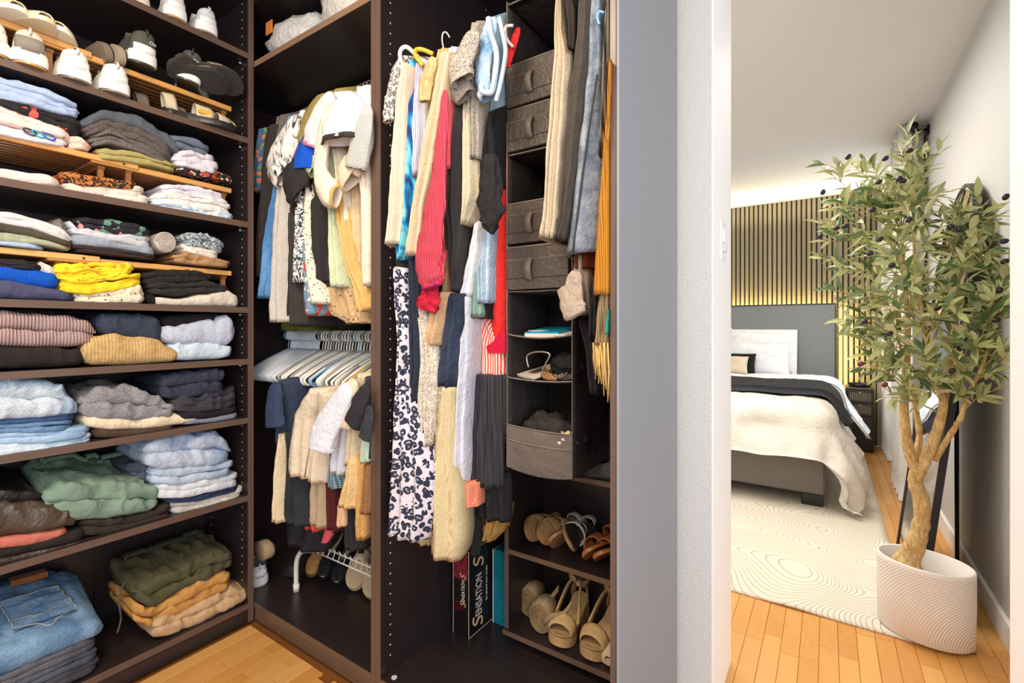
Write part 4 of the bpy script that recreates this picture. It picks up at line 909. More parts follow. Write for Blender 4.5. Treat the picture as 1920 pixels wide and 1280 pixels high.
H_('hanging_dress', 'peach camisole strip between the burgundy and black trousers', 'camisole', [(948,632,642),(985,630,642)], fab(232,190,150), 1.0, D=.1, sh=False)
MB().loft([[onY(x_, y_, 1.03)+Vector((0, dy, 0)) for x_, y_, dy in ((x0,y,0),(x1,y,0),(x1,y,.012),(x0,y,.012))] for x0, x1, y in ((610,622,990),(606,620,1005),(602,612,1018))]).build('hanging_ribbon', fab(226,96,110), None, label='small pink fabric end dangling below the burgundy trousers', category='scarf')

# ---- right section, high rail (left to right)
LEO = m('leopard', (222,212,220), (40,44,66), 1, None, 1, (150,146,156)); LEO2 = m('leopard', (232,224,216), (120,112,106), 1.8, None, 1, (206,196,186))
g = H_('hanging_blouse', 'white blouse with grey leopard spots and a curled sleeve at the far left', 'blouse', [(108,746,758),(140,744,756),(190,742,752),(300,742,750)], LEO2, .99, D=.3)
sleeve(g, [(750,112,7),(738,160,9),(729,200,9),(728,228,9)], LEO2, .955, .6)
H_('hanging_cardigan', 'cream ribbed cardigan sleeve with fine grey stripes at the left', 'cardigan', [(118,752,760),(200,738,752),(300,731,748),(400,725,744),(460,719,739)], m('stripe_z', (236,222,200), (206,186,160), 4), .955, D=.3, sh=False)
H_('hanging_dress', 'turquoise and blue floral dress ending in a pointed hem', 'dress', [(118,757,776),(160,754,770),(240,750,772),(300,748,773),(400,742,768),(450,738,762),(487,747,753)], m('plumes', (10,60,120), (18,132,190), .55, None, 1, (120,214,230)), .985, D=.3)
H_('hanging_blouse', 'sheer white and lavender striped blouse beside the floral dress', 'blouse', [(120,778,791),(190,771,790),(260,770,790),(330,772,784)], m('stripe_y', (220,214,228), (170,168,196), 3), .99, D=.3)
H_('hanging_cardigan', 'cream and tan striped ribbed cardigan with a long narrow sleeve', 'cardigan', [(100,822,838),(150,812,830),(200,803,821),(250,792,812),(300,782,803),(400,768,784),(480,758,776)], m('stripe_z', (238,218,186), (200,164,120), 4), .96, D=.32)
cr = H_('hanging_cardigan', 'sand yellow textured cardigan with a rolled short sleeve', 'cardigan', [(96,815,836),(140,806,826),(180,800,820),(260,800,812)], m('knit', (222,188,126), s=1.5), .995, D=.3)
sleeve(cr, [(815,108,10),(800,150,12),(796,190,9)], m('knit', (226,196,140), s=1.5), .955, .6)
H_('hanging_blouse', 'black lace blouse hanging behind the striped cardigans', 'blouse', [(230,800,815),(300,795,812),(420,776,792),(505,773,784)], m('dots', (34,28,26), (110,80,50), .8), 1.0, D=.3)
H_('hanging_blouse', 'pale lavender pleated blouse strip beside the pink one', 'blouse', [(92,838,852),(160,822,836),(250,816,828),(330,808,820)], m('stripe_x', (236,228,240), (200,190,216), 4), .99, D=.3)
pg = H_('hanging_blouse', 'pink red crinkled gauze blouse with a gathered magenta cuff', 'blouse', [(98,845,856),(160,836,846),(250,824,838),(320,812,838)], fab(236,100,110), 1.0, D=.3)
PK = m('ribs_x', (236,74,96), s=1.4)
sleeve(pg, [(836,170,6),(828,260,9),(822,340,14),(812,420,20),(807,480,26),(808,520,23),(810,538,17)], PK, .965, .5, wr=1.6, cuffm=fab(214,40,128))
sleeve(pg, [(808,540,14),(806,560,17),(802,582,17)], fab(198,36,60), .985, .45, name='cuff_flounce', wr=2.5)
H_('hanging_shirt', 'charcoal shirt with a slim front hanging beside the pink gauze', 'shirt', [(170,846,862),(250,833,860),(320,824,861),(400,827,860),(450,838,858),(500,843,852),(548,846,850)], fab(66,62,62), 1.02, D=.3)
H_('hanging_tunic', 'tan lined camisole hem peeking out below the charcoal shirt', 'camisole', [(470,836,842),(530,832,842),(560,826,838)], fab(222,184,130), 1.04, D=.15, sh=False)
gt = H_('hanging_t_shirt', 'heather grey t-shirt with a wide speckled sleeve near the top', 't-shirt', [(46,880,908),(90,870,892),(150,872,890),(300,880,892)], m('heather', (140,128,116), (196,186,174)), 1.03, D=.3)
sleeve(gt, [(892,58,13),(876,95,18),(865,128,21),(868,150,22)], m('heather', (130,120,110), (204,196,184), .7), .98, .5)
sleeve(gt, [(874,146,12),(866,168,19),(872,182,16)], m('heather', (112,102,94), (150,140,130)), 1.0, .5, name='under_sleeve')
H_('hanging_trousers', 'ivory trousers with a lace hem hanging under the grey t-shirt', 'trousers', [(168,864,880),(210,863,884),(300,861,886),(370,861,890),(400,862,880),(420,864,872)], m('knit', (240,226,196), s=2, b=.5), 1.03, D=.3)
ot = H_('hanging_blouse', 'olive taupe blouse with a rolled open sleeve end', 'blouse', [(70,894,906),(120,890,902),(250,892,902)], fab(160,136,92), 1.08, D=.25)
sleeve(ot, [(896,78,7),(891,105,8),(888,126,9)], fab(176,152,104), 1.03, .7)
dj = H_('hanging_overalls', 'light blue denim garment turned inside out over its hanger', 'jeans', [(36,918,940),(80,912,938),(170,906,930),(300,895,912),(396,890,900)], m('denim', (130,160,180), (166,192,204)), 1.10, D=.28)
DJ = m('denim', (120,172,222), (206,222,238))
sleeve(dj, [(928,34,10),(915,70,13),(910,110,14),(908,150,12),(915,182,14)], DJ, 1.02, .8, name='front_panel', wr=1.8)
MB().tube(spline([onY(x_, y_, 1.0) for x_, y_ in ((916,34),(920,60),(931,100),(928,140),(922,172),(906,172),(902,160))], 5), .0075, 8).build('seam', m('denim', (176,204,230), (224,234,242)), dj, smooth=True)
MB().tube(spline([onY(x_, y_, 1.01) for x_, y_ in ((936,34),(944,70),(948,100),(940,150),(930,190))], 5), .006, 8).build('seam', m('denim', (176,204,230), (224,234,242)), dj, smooth=True)
bg = H_('hanging_blouse', 'black gathered blouse with a wooden button and a puffed sleeve', 'blouse', [(210,916,930),(300,904,934),(340,902,936)], fab(44,42,42), 1.06, D=.3)
sleeve(bg, [(918,290,14),(920,340,19),(919,385,21),(918,418,17),(912,430,10)], fab(42,40,42), 1.0, .6, wr=2.6)
p_ = onY(907, 309, 1.005); MB().tube([p_, p_+Vector((0, -.006, 0))], .0072, 14).build('button', m('plastic', (226,196,140)), bg)
rd = H_('hanging_dress', 'long bright red dress with an overlapping curved hem', 'dress', [(200,926,934),(240,929,943),(290,934,951),(400,930,952),(440,914,952),(500,912,951),(600,911,949),(640,912,947),(656,914,947)], fab(236,52,46), 1.15, D=.26, nf=1.2, amp=.005)
MB().loft([[onY(x_, y_, 1.14)+Vector((0, dy, 0)) for x_, y_, dy in ((x0,y,0),(x1,y,0),(x1,y,.01),(x0,y,.01))] for x0, x1, y in ((940,947,618),(925,947,640),(911,947,650),(915,947,662))]).build('hem_flap', fab(204,26,62), rd)
sleeve(rd, [(972,52,6),(960,90,8),(950,126,6)], fab(222,44,44), 1.08, .35, name='strap', wr=.5)
H_('hanging_trousers', 'white trousers hanging between the navy and sage garments', 'trousers', [(420,886,896),(470,876,892),(520,866,882),(557,855,877)], fab(238,238,242), 1.06, D=.28)
H_('hanging_trousers', 'dark navy trousers slanting behind the white pair', 'trousers', [(395,864,890),(450,854,884),(500,846,872),(550,838,856)], fab(40,44,56), 1.07, D=.28)
H_('hanging_trousers', 'sage green narrow trouser leg beside the pale jeans', 'trousers', [(420,888,898),(500,884,894),(595,876,896)], fab(150,176,158), 1.08, D=.26)
H_('hanging_jeans', 'pale blue jeans hanging under the black puffed sleeve', 'jeans', [(424,896,914),(500,892,911),(570,893,910)], m('denim', (150,176,204), (196,214,230)), 1.09, D=.26)
H_('hanging_tunic', 'small black top hem below the pale blue jeans', 'top', [(560,896,911),(598,893,911)], fab(40,38,40), 1.11, D=.2, sh=False)
H_('hanging_shirt', 'black shirt tail behind the blue floral dress', 'shirt', [(468,731,762),(520,738,764),(600,742,766),(640,748,766)], fab(50,48,48), 1.01, D=.25, sh=False)
H_('hanging_jacket', 'dark navy jacket panel hanging long beside the leopard dress', 'jacket', [(486,764,776),(560,764,778),(640,763,782),(700,764,784),(755,766,776)], fab(48,54,68), .985, D=.3, sh=False)
H_('hanging_dress', 'long pale dress with navy leopard spots reaching near the deck', 'dress', [(500,738,743),(560,738,752),(640,739,763),(700,736,764),(760,730,772),(820,724,788),(880,717,796),(950,713,792),(998,714,782)], LEO, .968, D=.32, sh=False, nf=3.5, amp=.010)
H_('hanging_scarf', 'sheer cream scarf with grey lace print and pointed ends', 'scarf', [(560,780,790),(650,783,812),(700,782,816),(740,778,812),(790,786,808),(838,797,803)], m('brush', (226,216,204), (176,160,136), 2.2), 1.0, D=.06, sh=False, nf=3, amp=.012)
H_('hanging_scarf', 'second cream lace print scarf end beside the first, slightly lower', 'scarf', [(650,810,832),(720,812,838),(780,812,832),(838,820,827)], m('brush', (214,200,172), (140,124,100), 2.4), 1.03, D=.05, sh=False, nf=3, amp=.012)
H_('hanging_skirt', 'tan suede skirt hanging under the magenta cuff', 'skirt', [(548,812,838),(570,800,832),(610,794,828),(648,788,820)], m('heather', (196,150,110), (224,186,146), 1.5), 1.0, D=.2, sh=False)
H_('hanging_jacket', 'dark denim jacket sleeve hanging right of the tan suede', 'jacket', [(550,834,856),(600,828,856),(650,820,850),(700,813,848),(724,812,844)], m('denim', (40,48,66), (62,72,92)), 1.02, D=.25, sh=False)
H_('hanging_dress', 'butter yellow waffle dress fading to white at its hem', 'dress', [(725,822,842),(760,812,842),(850,800,842),(930,795,852),(1000,793,856),(1040,795,848)], m('knit', (240,216,168), s=2.0, b=.5), 1.02, D=.30, sh=False, nf=2, amp=.008)
H_('hanging_dress', 'cream waffle dress layer showing behind the butter yellow one', 'dress', [(960,786,800),(1000,779,800),(1018,780,800)], m('knit', (226,200,150), s=2.2, b=.4), 1.06, D=.28, sh=False)
H_('hanging_shirt', 'sheer white shirt with patch pockets hanging long', 'shirt', [(556,853,872),(650,851,870),(740,847,866),(830,842,862),(890,838,862),(917,848,858)], fab(224,224,234), 1.05, D=.26, sh=False)
H_('hanging_cardigan', 'black ribbed long cardigan with vertical pleats', 'cardigan', [(700,866,936),(780,862,936),(860,861,932),(905,862,930)], m('ribs_x', (58,56,60), s=1.2), 1.12, D=.12, sh=False, nf=5, amp=.014)
H_('hanging_trousers', 'narrow black trousers between the sheer white shirt and the striped blouse', 'trousers', [(585,873,888),(650,871,888),(704,868,888)], fab(48,46,48), 1.11, D=.1, sh=False)
H_('hanging_skirt', 'black jersey skirt hanging lower than the pleated cardigan', 'skirt', [(880,886,945),(920,888,955),(968,888,962)], fab(40,38,40), 1.15, D=.08, sh=False, nf=3, amp=.012)
H_('hanging_belt', 'flat black sash hanging in front of the game box', 'belt', [(930,876,896),(1000,876,896),(1040,874,893)], fab(46,44,44), 1.16, D=.012, sh=False, nf=1, amp=.003)
H_('hanging_tunic', 'coral and orange glitter top hem beside the white shirt', 'top', [(902,855,886),(930,856,886),(948,860,887)], m('heather', (232,120,84), (238,160,130)), 1.08, D=.2, sh=False)
H_('hanging_tunic', 'gold lace top hem hanging above the teal box', 'top', [(960,898,942),(990,898,934),(1012,898,920)], m('knit', (196,150,84), s=1.5), 1.19, D=.15, sh=False)
H_('hanging_blouse', 'colourful blouse striped red, white and orange below the red dress', 'blouse', [(590,890,912),(650,886,946),(704,884,946)], m('stripe_x', (232,70,56), (240,224,206), 2.6), 1.145, D=.22, sh=False)
H_('hanging_cardigan', 'cream cable knit cardigan folded in long ribs beside the organizer', 'cardigan', [(-20,1041,1053),(60,1037,1054),(100,1034,1064),(200,1028,1058),(300,1020,1050),(400,1014,1043),(449,1009,1038)], m('knit', (236,216,184), s=1.5, b=.6), .985, D=.26, nf=3.5, amp=.012, sh=False)
H_('hanging_tunic', 'brown feathery top tucked beside the cream cable knit', 'top', [(-20,1046,1062),(20,1048,1070),(60,1058,1070),(90,1064,1069)], m('ribs_z', (90,74,62), s=3), .975, D=.15, sh=False)
H_('hanging_trousers', 'dark olive taupe trousers with a navy lower leg', 'trousers', [(-20,1080,1104),(60,1076,1103),(100,1070,1099),(200,1056,1090),(300,1046,1078),(400,1042,1064),(450,1036,1050)], fab(84,76,68), .99, D=.3, sh=False, amp=.005)
jn = H_('hanging_jeans', 'grey blue jeans with a heavy stitched side seam and folded hem', 'jeans', [(-20,1104,1122),(100,1096,1122),(200,1084,1121),(300,1070,1121),(400,1056,1119),(478,1047,1114)], m('denim', (108,122,142), (160,168,176), 3), 1.0, D=.3, sh=False, nf=1.5, amp=.006)
MB().tube([onY(x_, y_, .992) for x_, y_ in ((1120,140),(1108,220),(1092,330),(1078,440),(1074,474))], .0028, 6).build('seam', m('ribs_z', (96,96,98), s=6), jn, smooth=True)
hh_ = H_('hanging_coat', 'black and cream houndstooth wool coat beside the mustard cardigan', 'coat', [(-20,1138,1146),(60,1130,1144),(150,1125,1142),(230,1124,1139),(292,1123,1132)], m('check', (214,190,156), (52,42,36), 2.2), .985, D=.3, sh=False)
H_('hanging_cardigan', 'mustard yellow ribbed cardigan hanging against the right panel', 'cardigan', [(110,1142,1148),(200,1138,1148),(250,1135,1147),(300,1128,1147),(400,1120,1146),(480,1112,1145),(554,1106,1143)], m('ribs_x', (232,150,34), s=3), .965, D=.3, sh=False, nf=1.5, amp=.005)
H_('hanging_sweater', 'rust brown knit sweater hem below the grey blue jeans', 'sweater', [(466,1066,1112),(504,1067,1108)], m('knit', (120,52,34), s=1.6), 1.03, D=.25, sh=False)
wl = H_('hanging_coat', 'beige grey wool coat with a wide drooping sleeve', 'coat', [(480,1068,1096),(520,1068,1098),(560,1070,1100),(590,1080,1100)], m('heather', (150,132,114), (180,162,142)), 1.03, D=.25, sh=False)
sleeve(wl, [(1080,508,13),(1074,545,18),(1074,575,24),(1080,592,20)], m('heather', (158,140,122), (188,170,150)), .985, .5)
H_('hanging_coat', 'black coat with a tweed edge hanging under the mustard cardigan', 'coat', [(520,1102,1124),(580,1102,1122),(634,1101,1122)], fab(44,42,42), 1.0, D=.25, sh=False)
bc = H_('hanging_coat', 'black wool coat whose cuffed sleeve hangs lowest beside the organizer', 'coat', [(600,1078,1100),(660,1090,1122),(700,1094,1126),(738,1100,1128)], fab(40,38,38), 1.03, D=.25, sh=False)
sc = H_('hanging_scarf', 'tan houndstooth scarf with long golden fringe', 'scarf', [(540,1120,1144),(600,1112,1143),(646,1108,1142)], m('check', (206,176,124), (120,96,66), 3), .985, D=.10, sh=False, nf=2, amp=.006)
random.seed(5)
for i in range(16):
    x_ = 1112+i*1.95; e = 690+i*4+random.uniform(-8, 14); Y_ = .985+random.uniform(0, .02)
    MB().tube([onY(x_, 642, Y_), onY(x_+random.uniform(-1, 3), (642+e)/2, Y_), onY(x_+random.uniform(0, 5), e, Y_)], [.0022, .0026, .0012], 5).build('fringe', m('fabric', (222,182,112)), sc, smooth=True)
H_('hanging_tunic', 'small teal green strip showing beside the right panel', 'top', [(580,1139,1146),(625,1137,1145)], fab(60,176,160), .975, D=.05, sh=False)
# big hangers with visible arms at the left of the long rail
for lb, c_, pts in (('thick white hanger arm curling above the leopard blouse', PWH, ((752,118),(750,100),(755,90),(766,90),(790,112),(812,122))), ('thick yellow hanger arm beside the white one', PY, ((793,122),(779,104),(780,94),(792,93),(812,101)))):
    MB().tube(spline([onY(x_, y_, .97+i*.012) for i, (x_, y_) in enumerate(pts)], 6), .0062, 8).build('clothes_hanger', c_, None, smooth=True, label=lb, category='hanger')
MB().tube(spline([onY(x_, y_, 1.2) for x_, y_ in ((833,98),(829,75),(831,62),(837,61),(843,70))], 6), .0026, 6).build('clothes_hanger', PWH, None, smooth=True, label='white wire hook standing up at the left end of the packed hooks', category='hanger')
MB().tube(spline([onY(x_, y_, .985) for x_, y_ in ((1132,24),(1124,22),(1120,32),(1124,46))], 6), .003, 6).build('clothes_hanger', PB, None, smooth=True, label='small blue hanger end by the houndstooth coat', category='hanger')
MB().tube(spline([onY(x_, y_, 1.06) for x_, y_ in ((962,48),(949,50),(947,62),(952,76),(962,88))], 6), .0042, 8).build('clothes_hanger', m('plastic', (226,206,206)), None, smooth=True, label='pale pink hanger loop next to the red strap', category='hanger')
# ---------------------------------------------------------------- fabric organizer
OF = m('fabric', (96, 86, 78)); OI = m('fabric', (58, 52, 50)); PIPE = m('fabric', (150, 136, 122))
YO, YO2 = 1.15, 1.42
ox0 = onY(951, 600, YO).x; ox1 = onY(1072, 600, YO).x
og = thing('hanging_organizer', 'tall dark brown fabric organizer with cubbies and drawers hanging from the rail', 'organizer', ((ox0+ox1)/2, YO+.13, .75))
def zY(x, y, Y): return onY(x, y, Y).z
z_bot = zY(948, 872, YO); z_bin = zY(948, 793, YO); z_s1 = zY(948, 706, YO); z_s2 = zY(948, 626, YO); z4b = zY(952, 546, YO); z4t = zY(952, 466, YO); z3b = zY(952, 461, YO); z3t = zY(952, 385, YO)
z2b = zY(940, 293, YO); z2t = zY(936, 217, YO); z1b = zY(940, 212, YO); z1t = zY(940, 134, YO)
ZT = 2.105
def wavy_panel(name, axis, c0, a0, a1, z0, z1, th, mat, par, amp=.003, n=10, k=24):
    V = []; Fc = []
    for side in (0, 1):
        for i in range(k+1):
            for j in range(n+1):
                u = j/n; v = i/k; z = lerp(z0, z1, v); a_ = lerp(a0, a1, u); f = amp*nz(a_*9, z*7, c0*3+1)*2*sin(PI*u)
                V.append((c0+f+(th if side else 0), a_, z) if axis == 'x' else (a_, c0+f+(th if side else 0), z))
    N = n+1; o_ = N*(k+1)
    for i in range(k):
        for j in range(n):
            a = i*N+j; Fc += [(a, a+1, a+N+1, a+N), (a+o_, a+o_+N, a+o_+N+1, a+o_+1)]
    for i in range(k):
        for j in (0, n): a = i*N+j; Fc.append((a, a+N, a+N+o_, a+o_))
    for j in range(n):
        for i in (0, k): a = i*N+j; Fc.append((a, a+1, a+1+o_, a+o_))
    return mk(name, V, Fc, mat, par)
wavy_panel('side_panel', 'x', ox0, YO, YO2, z_bot, ZT, .003, OI, og, .004)
wavy_panel('side_panel', 'x', ox1, YO, YO2, z_bot, ZT, .003, OI, og, .004)
wavy_panel('back_panel', 'y', YO2, ox0, ox1, z_bot, ZT, .003, OI, og, .001)
def sag(name, z, par, s_=.010, y1=YO2, mat=OI):
    V = []; Fc = []; n = 10
    for k in (0, 1):
        for i in range(n+1):
            for j in range(n+1):
                u, v = i/n, j/n; V.append((lerp(ox0, ox1+.003, u), lerp(YO, y1, v), z-s_*4*u*(1-u)*(1-.5*v)-(.004 if k else 0)))
    N = n+1; o_ = N*N
    for i in range(n):
        for j in range(n): a = i*N+j; Fc += [(a, a+N, a+N+1, a+1), (a+o_, a+o_+1, a+o_+N+1, a+o_+N)]
    for i in range(n):
        for a, b_ in ((i*N, (i+1)*N), (i*N+n, (i+1)*N+n), (i, i+1), (n*N+i, n*N+i+1)): Fc.append((a, b_, b_+o_, a+o_))
    s = mk(name, V, Fc, mat, par)
    MB().tube([(lerp(ox0, ox1+.003, i/n), YO-.001, z-s_*4*(i/n)*(1-i/n)) for i in range(n+1)], .0018, 5).build('piping', PIPE, s, smooth=True)
    return s
ztop_o = zY(1010, 20, YO)
for z, sg in ((z_bot, .012), (z_s1, .006), (z_s2, .010), (z4b-.001, .002), (z4t+.003, .001), (z2b-.003, .002), (z1b-.001, .001), (2.095, .0)): sag('shelf', z, og, sg)
for x_ in (ox0, ox1+.002): MB().tube([(x_, YO-.001, z_bot), (x_, YO-.001, ZT)], .0018, 5).build('piping', PIPE, og, smooth=True)
for x_ in (ox0+.03, ox1-.03): MB().tube(spline([(x_, RY, ZT-.01), (x_, RY+.018, 2.12), (x_, RY, 2.142), (x_, RY-.018, 2.12), (x_, RY, ZT-.01)], 4), .004, 6).build('hook_strap', OI, og, smooth=True)
# front wall of the bottom bin
V = []; Fc = []; n = 16; k = 10
for s_ in (0, 1):
    for i in range(k+1):
        for j in range(n+1):
            u = j/n; v = i/k; dz = -.012*4*u*(1-u); top = lerp(z_bin, z_bin-.006, u)-.004*4*u*(1-u)
            V.append((lerp(ox0, ox1+.003, u), YO-.004-.006*sin(PI*v)*sin(PI*u)-.004*nz(u*5, v*4, 2)*sin(PI*u)+(.003 if s_ else 0), lerp(z_bot+dz, top, v)))
N = n+1; o_ = N*(k+1)
for i in range(k):
    for j in range(n): a = i*N+j; Fc += [(a, a+1, a+N+1, a+N), (a+o_, a+o_+N, a+o_+N+1, a+o_+1)]
for j in range(n): a = k*N+j; Fc.append((a, a+1, a+1+o_, a+o_))
bn = mk('bin_front', V, Fc, m('fabric', (112, 100, 92)), og)
for vz in (1.0, .66): MB().tube([(lerp(ox0, ox1, j/n), YO-.0065-.006*sin(PI*vz)*sin(PI*j/n), lerp(z_bot, z_bin, vz)-.006*(j/n)-.004*4*(j/n)*(1-j/n)) for j in range(n+1)], .0014, 5).build('piping', PIPE, bn, smooth=True)
DM = m('leather', (84, 72, 62), r=.5)
def drawer(zb, zt, out, label):
    d = thing('fabric_drawer', label, 'drawer', ((ox0+ox1)/2, YO+.1, zb))
    x0, x1, y0, y1 = ox0+.006, ox1-.004, YO-out, YO2-.01
    MB().box(x0, x1, y0, y0+.004, zb+.002, zt-.002, .0015).build('front_panel', DM, d)
    for a in (x0, x1-.003): MB().box(a, a+.003, y0+.004, y1, zb+.002, zt-.004, .0008).build('side', DM, d)
    MB().box(x0, x1, y1-.004, y1, zb+.002, zt-.004, .0008).build('back', DM, d); MB().box(x0, x1, y0+.004, y1, zb+.002, zb+.005, .0008).build('base', DM, d)
    for f in (.27, .70): MB().tube([(x0, y0-.0006, lerp(zb, zt, f)), (x1, y0-.0006, lerp(zb, zt, f))], .0009, 4).build('seam', PIPE if f > .5 else OI, d)
    MB().tube([(x0, y0, zt-.002), (x1, y0, zt-.002)], .002, 6).build('piping', PIPE, d, smooth=True)
    xm = lerp(x0, x1, .40); rg = []
    for i in range(11):
        t = i/10; z = lerp(zt-.034, zb+.026, t); o2 = .003+.014*sin(PI*t); rg.append([(xm-.011, y0-o2, z), (xm+.011, y0-o2, z), (xm+.011, y0-o2+.003, z), (xm-.011, y0-o2+.003, z)])
    MB().loft(rg).build('pull_loop', m('leather', (120, 106, 92), r=.5), d, smooth=True)
    return d
drawer(z1b, z1t, .012, 'top fabric drawer of the organizer, right beside the red strap'); drawer(z2b, z2t, .010, 'second fabric drawer of the organizer, under the top one')
drawer(z3b, z3t, .012, 'third fabric drawer of the organizer, below the open cubby with dark socks'); drawer(z4b, z4t, .014, 'lowest fabric drawer of the organizer, above the bowed cubby')
def bundle(name, label, cat, x, y, z, r, mat, seed, sq=(1, 1, .7), parent=None, wr=.32):
    V = []; Fc = []; A_, B__ = 26, 16
    for i in range(B__+1):
        th = PI*i/B__
        for j in range(A_):
            ph = 2*PI*j/A_; n_ = Vector((sin(th)*cos(ph), sin(th)*sin(ph), cos(th)))
            f = 1+wr*nz(n_.x*2.4+seed, n_.y*2.4, n_.z*2.4)+wr*.6*(.5-abs(nz(n_.x*5+seed, n_.y*5, n_.z*5))*2)*.8
            V.append((x+n_.x*r*sq[0]*f, y+n_.y*r*sq[1]*f, z+r*sq[2]+max(-r*sq[2], n_.z*r*sq[2]*f)))
    for i in range(B__):
        for j in range(A_): Fc.append((i*A_+j, (i+1)*A_+j, (i+1)*A_+(j+1) % A_, i*A_+(j+1) % A_))
    if parent is not None: return mk(name, V, Fc, mat, parent)
    return mk(name, V, Fc, mat, None, (x, y, z), True, label=label, category=cat)
xm = (ox0+ox1)/2
bundle('knitted_glove', 'dark balled gloves lying in the top cubby of the organizer', 'gloves', xm-.02, YO+.06, z1t-.022, .035, fab(48,44,44), 1, (1.2, 1, .8))
bundle('balled_socks', 'black balled socks in the open cubby between the drawers', 'socks', xm+.02, YO+.06, z3t-.018, .036, fab(60,56,52), 2)
bundle('balled_socks', 'grey balled socks beside the black ones in the same cubby', 'socks', xm+.068, YO+.05, z3t-.018, .032, m('heather', (88,80,74), (110,100,92)), 3)
bundle('black_hat', 'crumpled black hat lying in the bottom bin of the organizer', 'hat', ox0+.095, YO+.075, z_bot+.06, .062, fab(62,56,54), 6, (1.15, .9, .72), wr=.42)
bundle('dark_scarf', 'dark scarf bunched at the right of the bottom bin', 'scarf', ox1-.05, YO+.09, z_bot+.055, .052, fab(48,44,46), 7)
bundle('cream_tissue', 'small crumpled cream fabric at the right edge of the bottom bin', 'fabric', ox1-.028, YO+.022, z_bot+.078, .026, fab(226,208,174), 8, wr=.6)
# flat packets on the second shelf
def slabt(name, label, cat, x0, x1, y0, y1, z, h, mat, rz=0, tilt=0, parts=()):
    cx, cy = (x0+x1)/2, (y0+y1)/2; t = thing(name, label, cat, (cx, cy, z), (tilt, 0, rz))
    MB().box(x0-cx, x1-cx, y0-cy, y1-cy, 0, h, .001).build('cover', mat, t); return t
t = slabt('picture_book', 'thin blue book with a white cloud shape lying on the upper bowed shelf', 'book', ox0+.05, ox0+.155, YO+.01, YO+.16, z_s2-.002, .016, m('plastic', (28,150,186)), .1, R(6))
pl = [(-.028+.02*cos(a)*1.5*(1+.2*sin(3*a)), -.04+.016*sin(a)*(1+.2*cos(4*a))) for a in [2*PI*i/20 for i in range(20)]]
MB().prism(pl, .0162, .0170).build('cover_print', m('plastic', (240,240,240)), t)
MB().box(-.0525, .0525, -.0755, -.0745, .001, .012, 0).build('page_edge', m('plastic', (236,220,196)), t)
slabt('greeting_card', 'white and green card stack lying right of the thin blue book', 'card', ox0+.135, ox0+.205, YO+.01, YO+.13, z_s2+.000, .006, m('plastic', (228,224,214)), -.25, R(5))
t = slabt('white_envelope', 'cream cardboard frame leaning on the middle shelf of the organizer', 'card', ox0+.03, ox0+.12, YO+.02, YO+.16, z_s1+.010, .010, m('plastic', (226,208,188)), -.45, R(12))
MB().box(-.02, .02, -.045, .045, .0102, .0110, 0).build('window', m('plastic', (90,76,68)), t)
MB().tube(spline([(xm-.05, YO+.03, z_s1+.028), (xm-.055, YO+.03, z_s1+.062), (xm-.02, YO+.03, z_s1+.075), (xm+.02, YO+.03, z_s1+.070), (xm+.01, YO+.03, z_s1+.045), (xm-.005, YO+.03, z_s1+.02)], 6), .003, 6).build('chain_necklace', m('metal', (190,176,156)), None, smooth=True, label='silver chain looping above the cards on the middle shelf', category='necklace')
bundle('dark_pouch', 'black gathered pouch at the right of the middle shelf', 'pouch', ox1-.045, YO+.07, z_s1+.004, .050, fab(34,32,34), 12)
for k, (c_, lb) in enumerate((((170,124,76), 'tan leather belt coiled on the middle shelf'), ((40,38,38), 'black leather belt coiled beside the tan one'))):
    b_ = MB()
    for q in range(3):
        rr2 = .018+q*.007; rg = [[(xm+.03+k*.035+rr2*cos(a)*1.3+sx, YO+.035+rr2*sin(a)*.6, z_s1+.012+rr2*sin(a)*.6+sz) for sx, sz in ((0, 0), (.003, .012), (.005, .012), (.002, 0))] for a in [2*PI*i/24 for i in range(25)]]
        b_.loft(rg)
    b_.build('coiled_belt', m('leather', c_), None, smooth=True, label=lb, category='belt')

# ---------------------------------------------------------------- low shoe shelf on wheels
YS = 1.34; sx0, sx1 = onY(946, 1000, YS).x, -.405
zl1 = zY(954, 1179, YS); zl2 = zY(954, 1029, YS); zl3 = .685
su = thing('shoe_shelf', 'small dark brown two-level shoe shelf on wheels under the organizer', 'shelf', ((sx0+sx1)/2, 1.45, DK))
for a in (sx0, sx1-.016): 
    p_ = bx('side_panel', DARK, su, a, a+.016, YS+.002, YB-.004, zl1-.0, zl3); bx('edge_band', EDGEV, p_, a, a+.016, YS+.0005, YS+.002, zl1, zl3, 0)
for z, ov in ((zl1, .012), (zl2, 0), (zl3, 0)):
    p_ = bx('shelf', DARKH, su, sx0+(.016 if not ov else 0), sx1-(.016 if not ov else 0), YS+.002-ov, YB-.004, z-.016, z); bx('edge_band', EDGEX, p_, sx0+(.016 if not ov else 0), sx1-.016, YS-ov, YS+.002-ov, z-.016, z, 0)
for x_ in (sx0+.035, sx1-.05):
    for y_ in (YS+.03, YB-.05):
        w_ = MB().tube([(x_-.008, y_, DK+.016), (x_+.008, y_, DK+.016)], .0155, 14).build('caster_wheel', m('plastic', (26,24,24)), su, smooth=True)
        MB().box(x_-.011, x_+.011, y_-.008, y_+.008, DK+.020, zl1-.0165, .001).build('caster_fork', m('metal', (60,58,58)), w_)
TAN = m('heather', (196,156,104), (216,180,130)); CORK = m('heather', (190,150,104), (150,110,70))
def on(px, py, z, Y): return None
def place(px, Y, z): p = onY(px, 1000, Y); return (p.x, p.y, z)
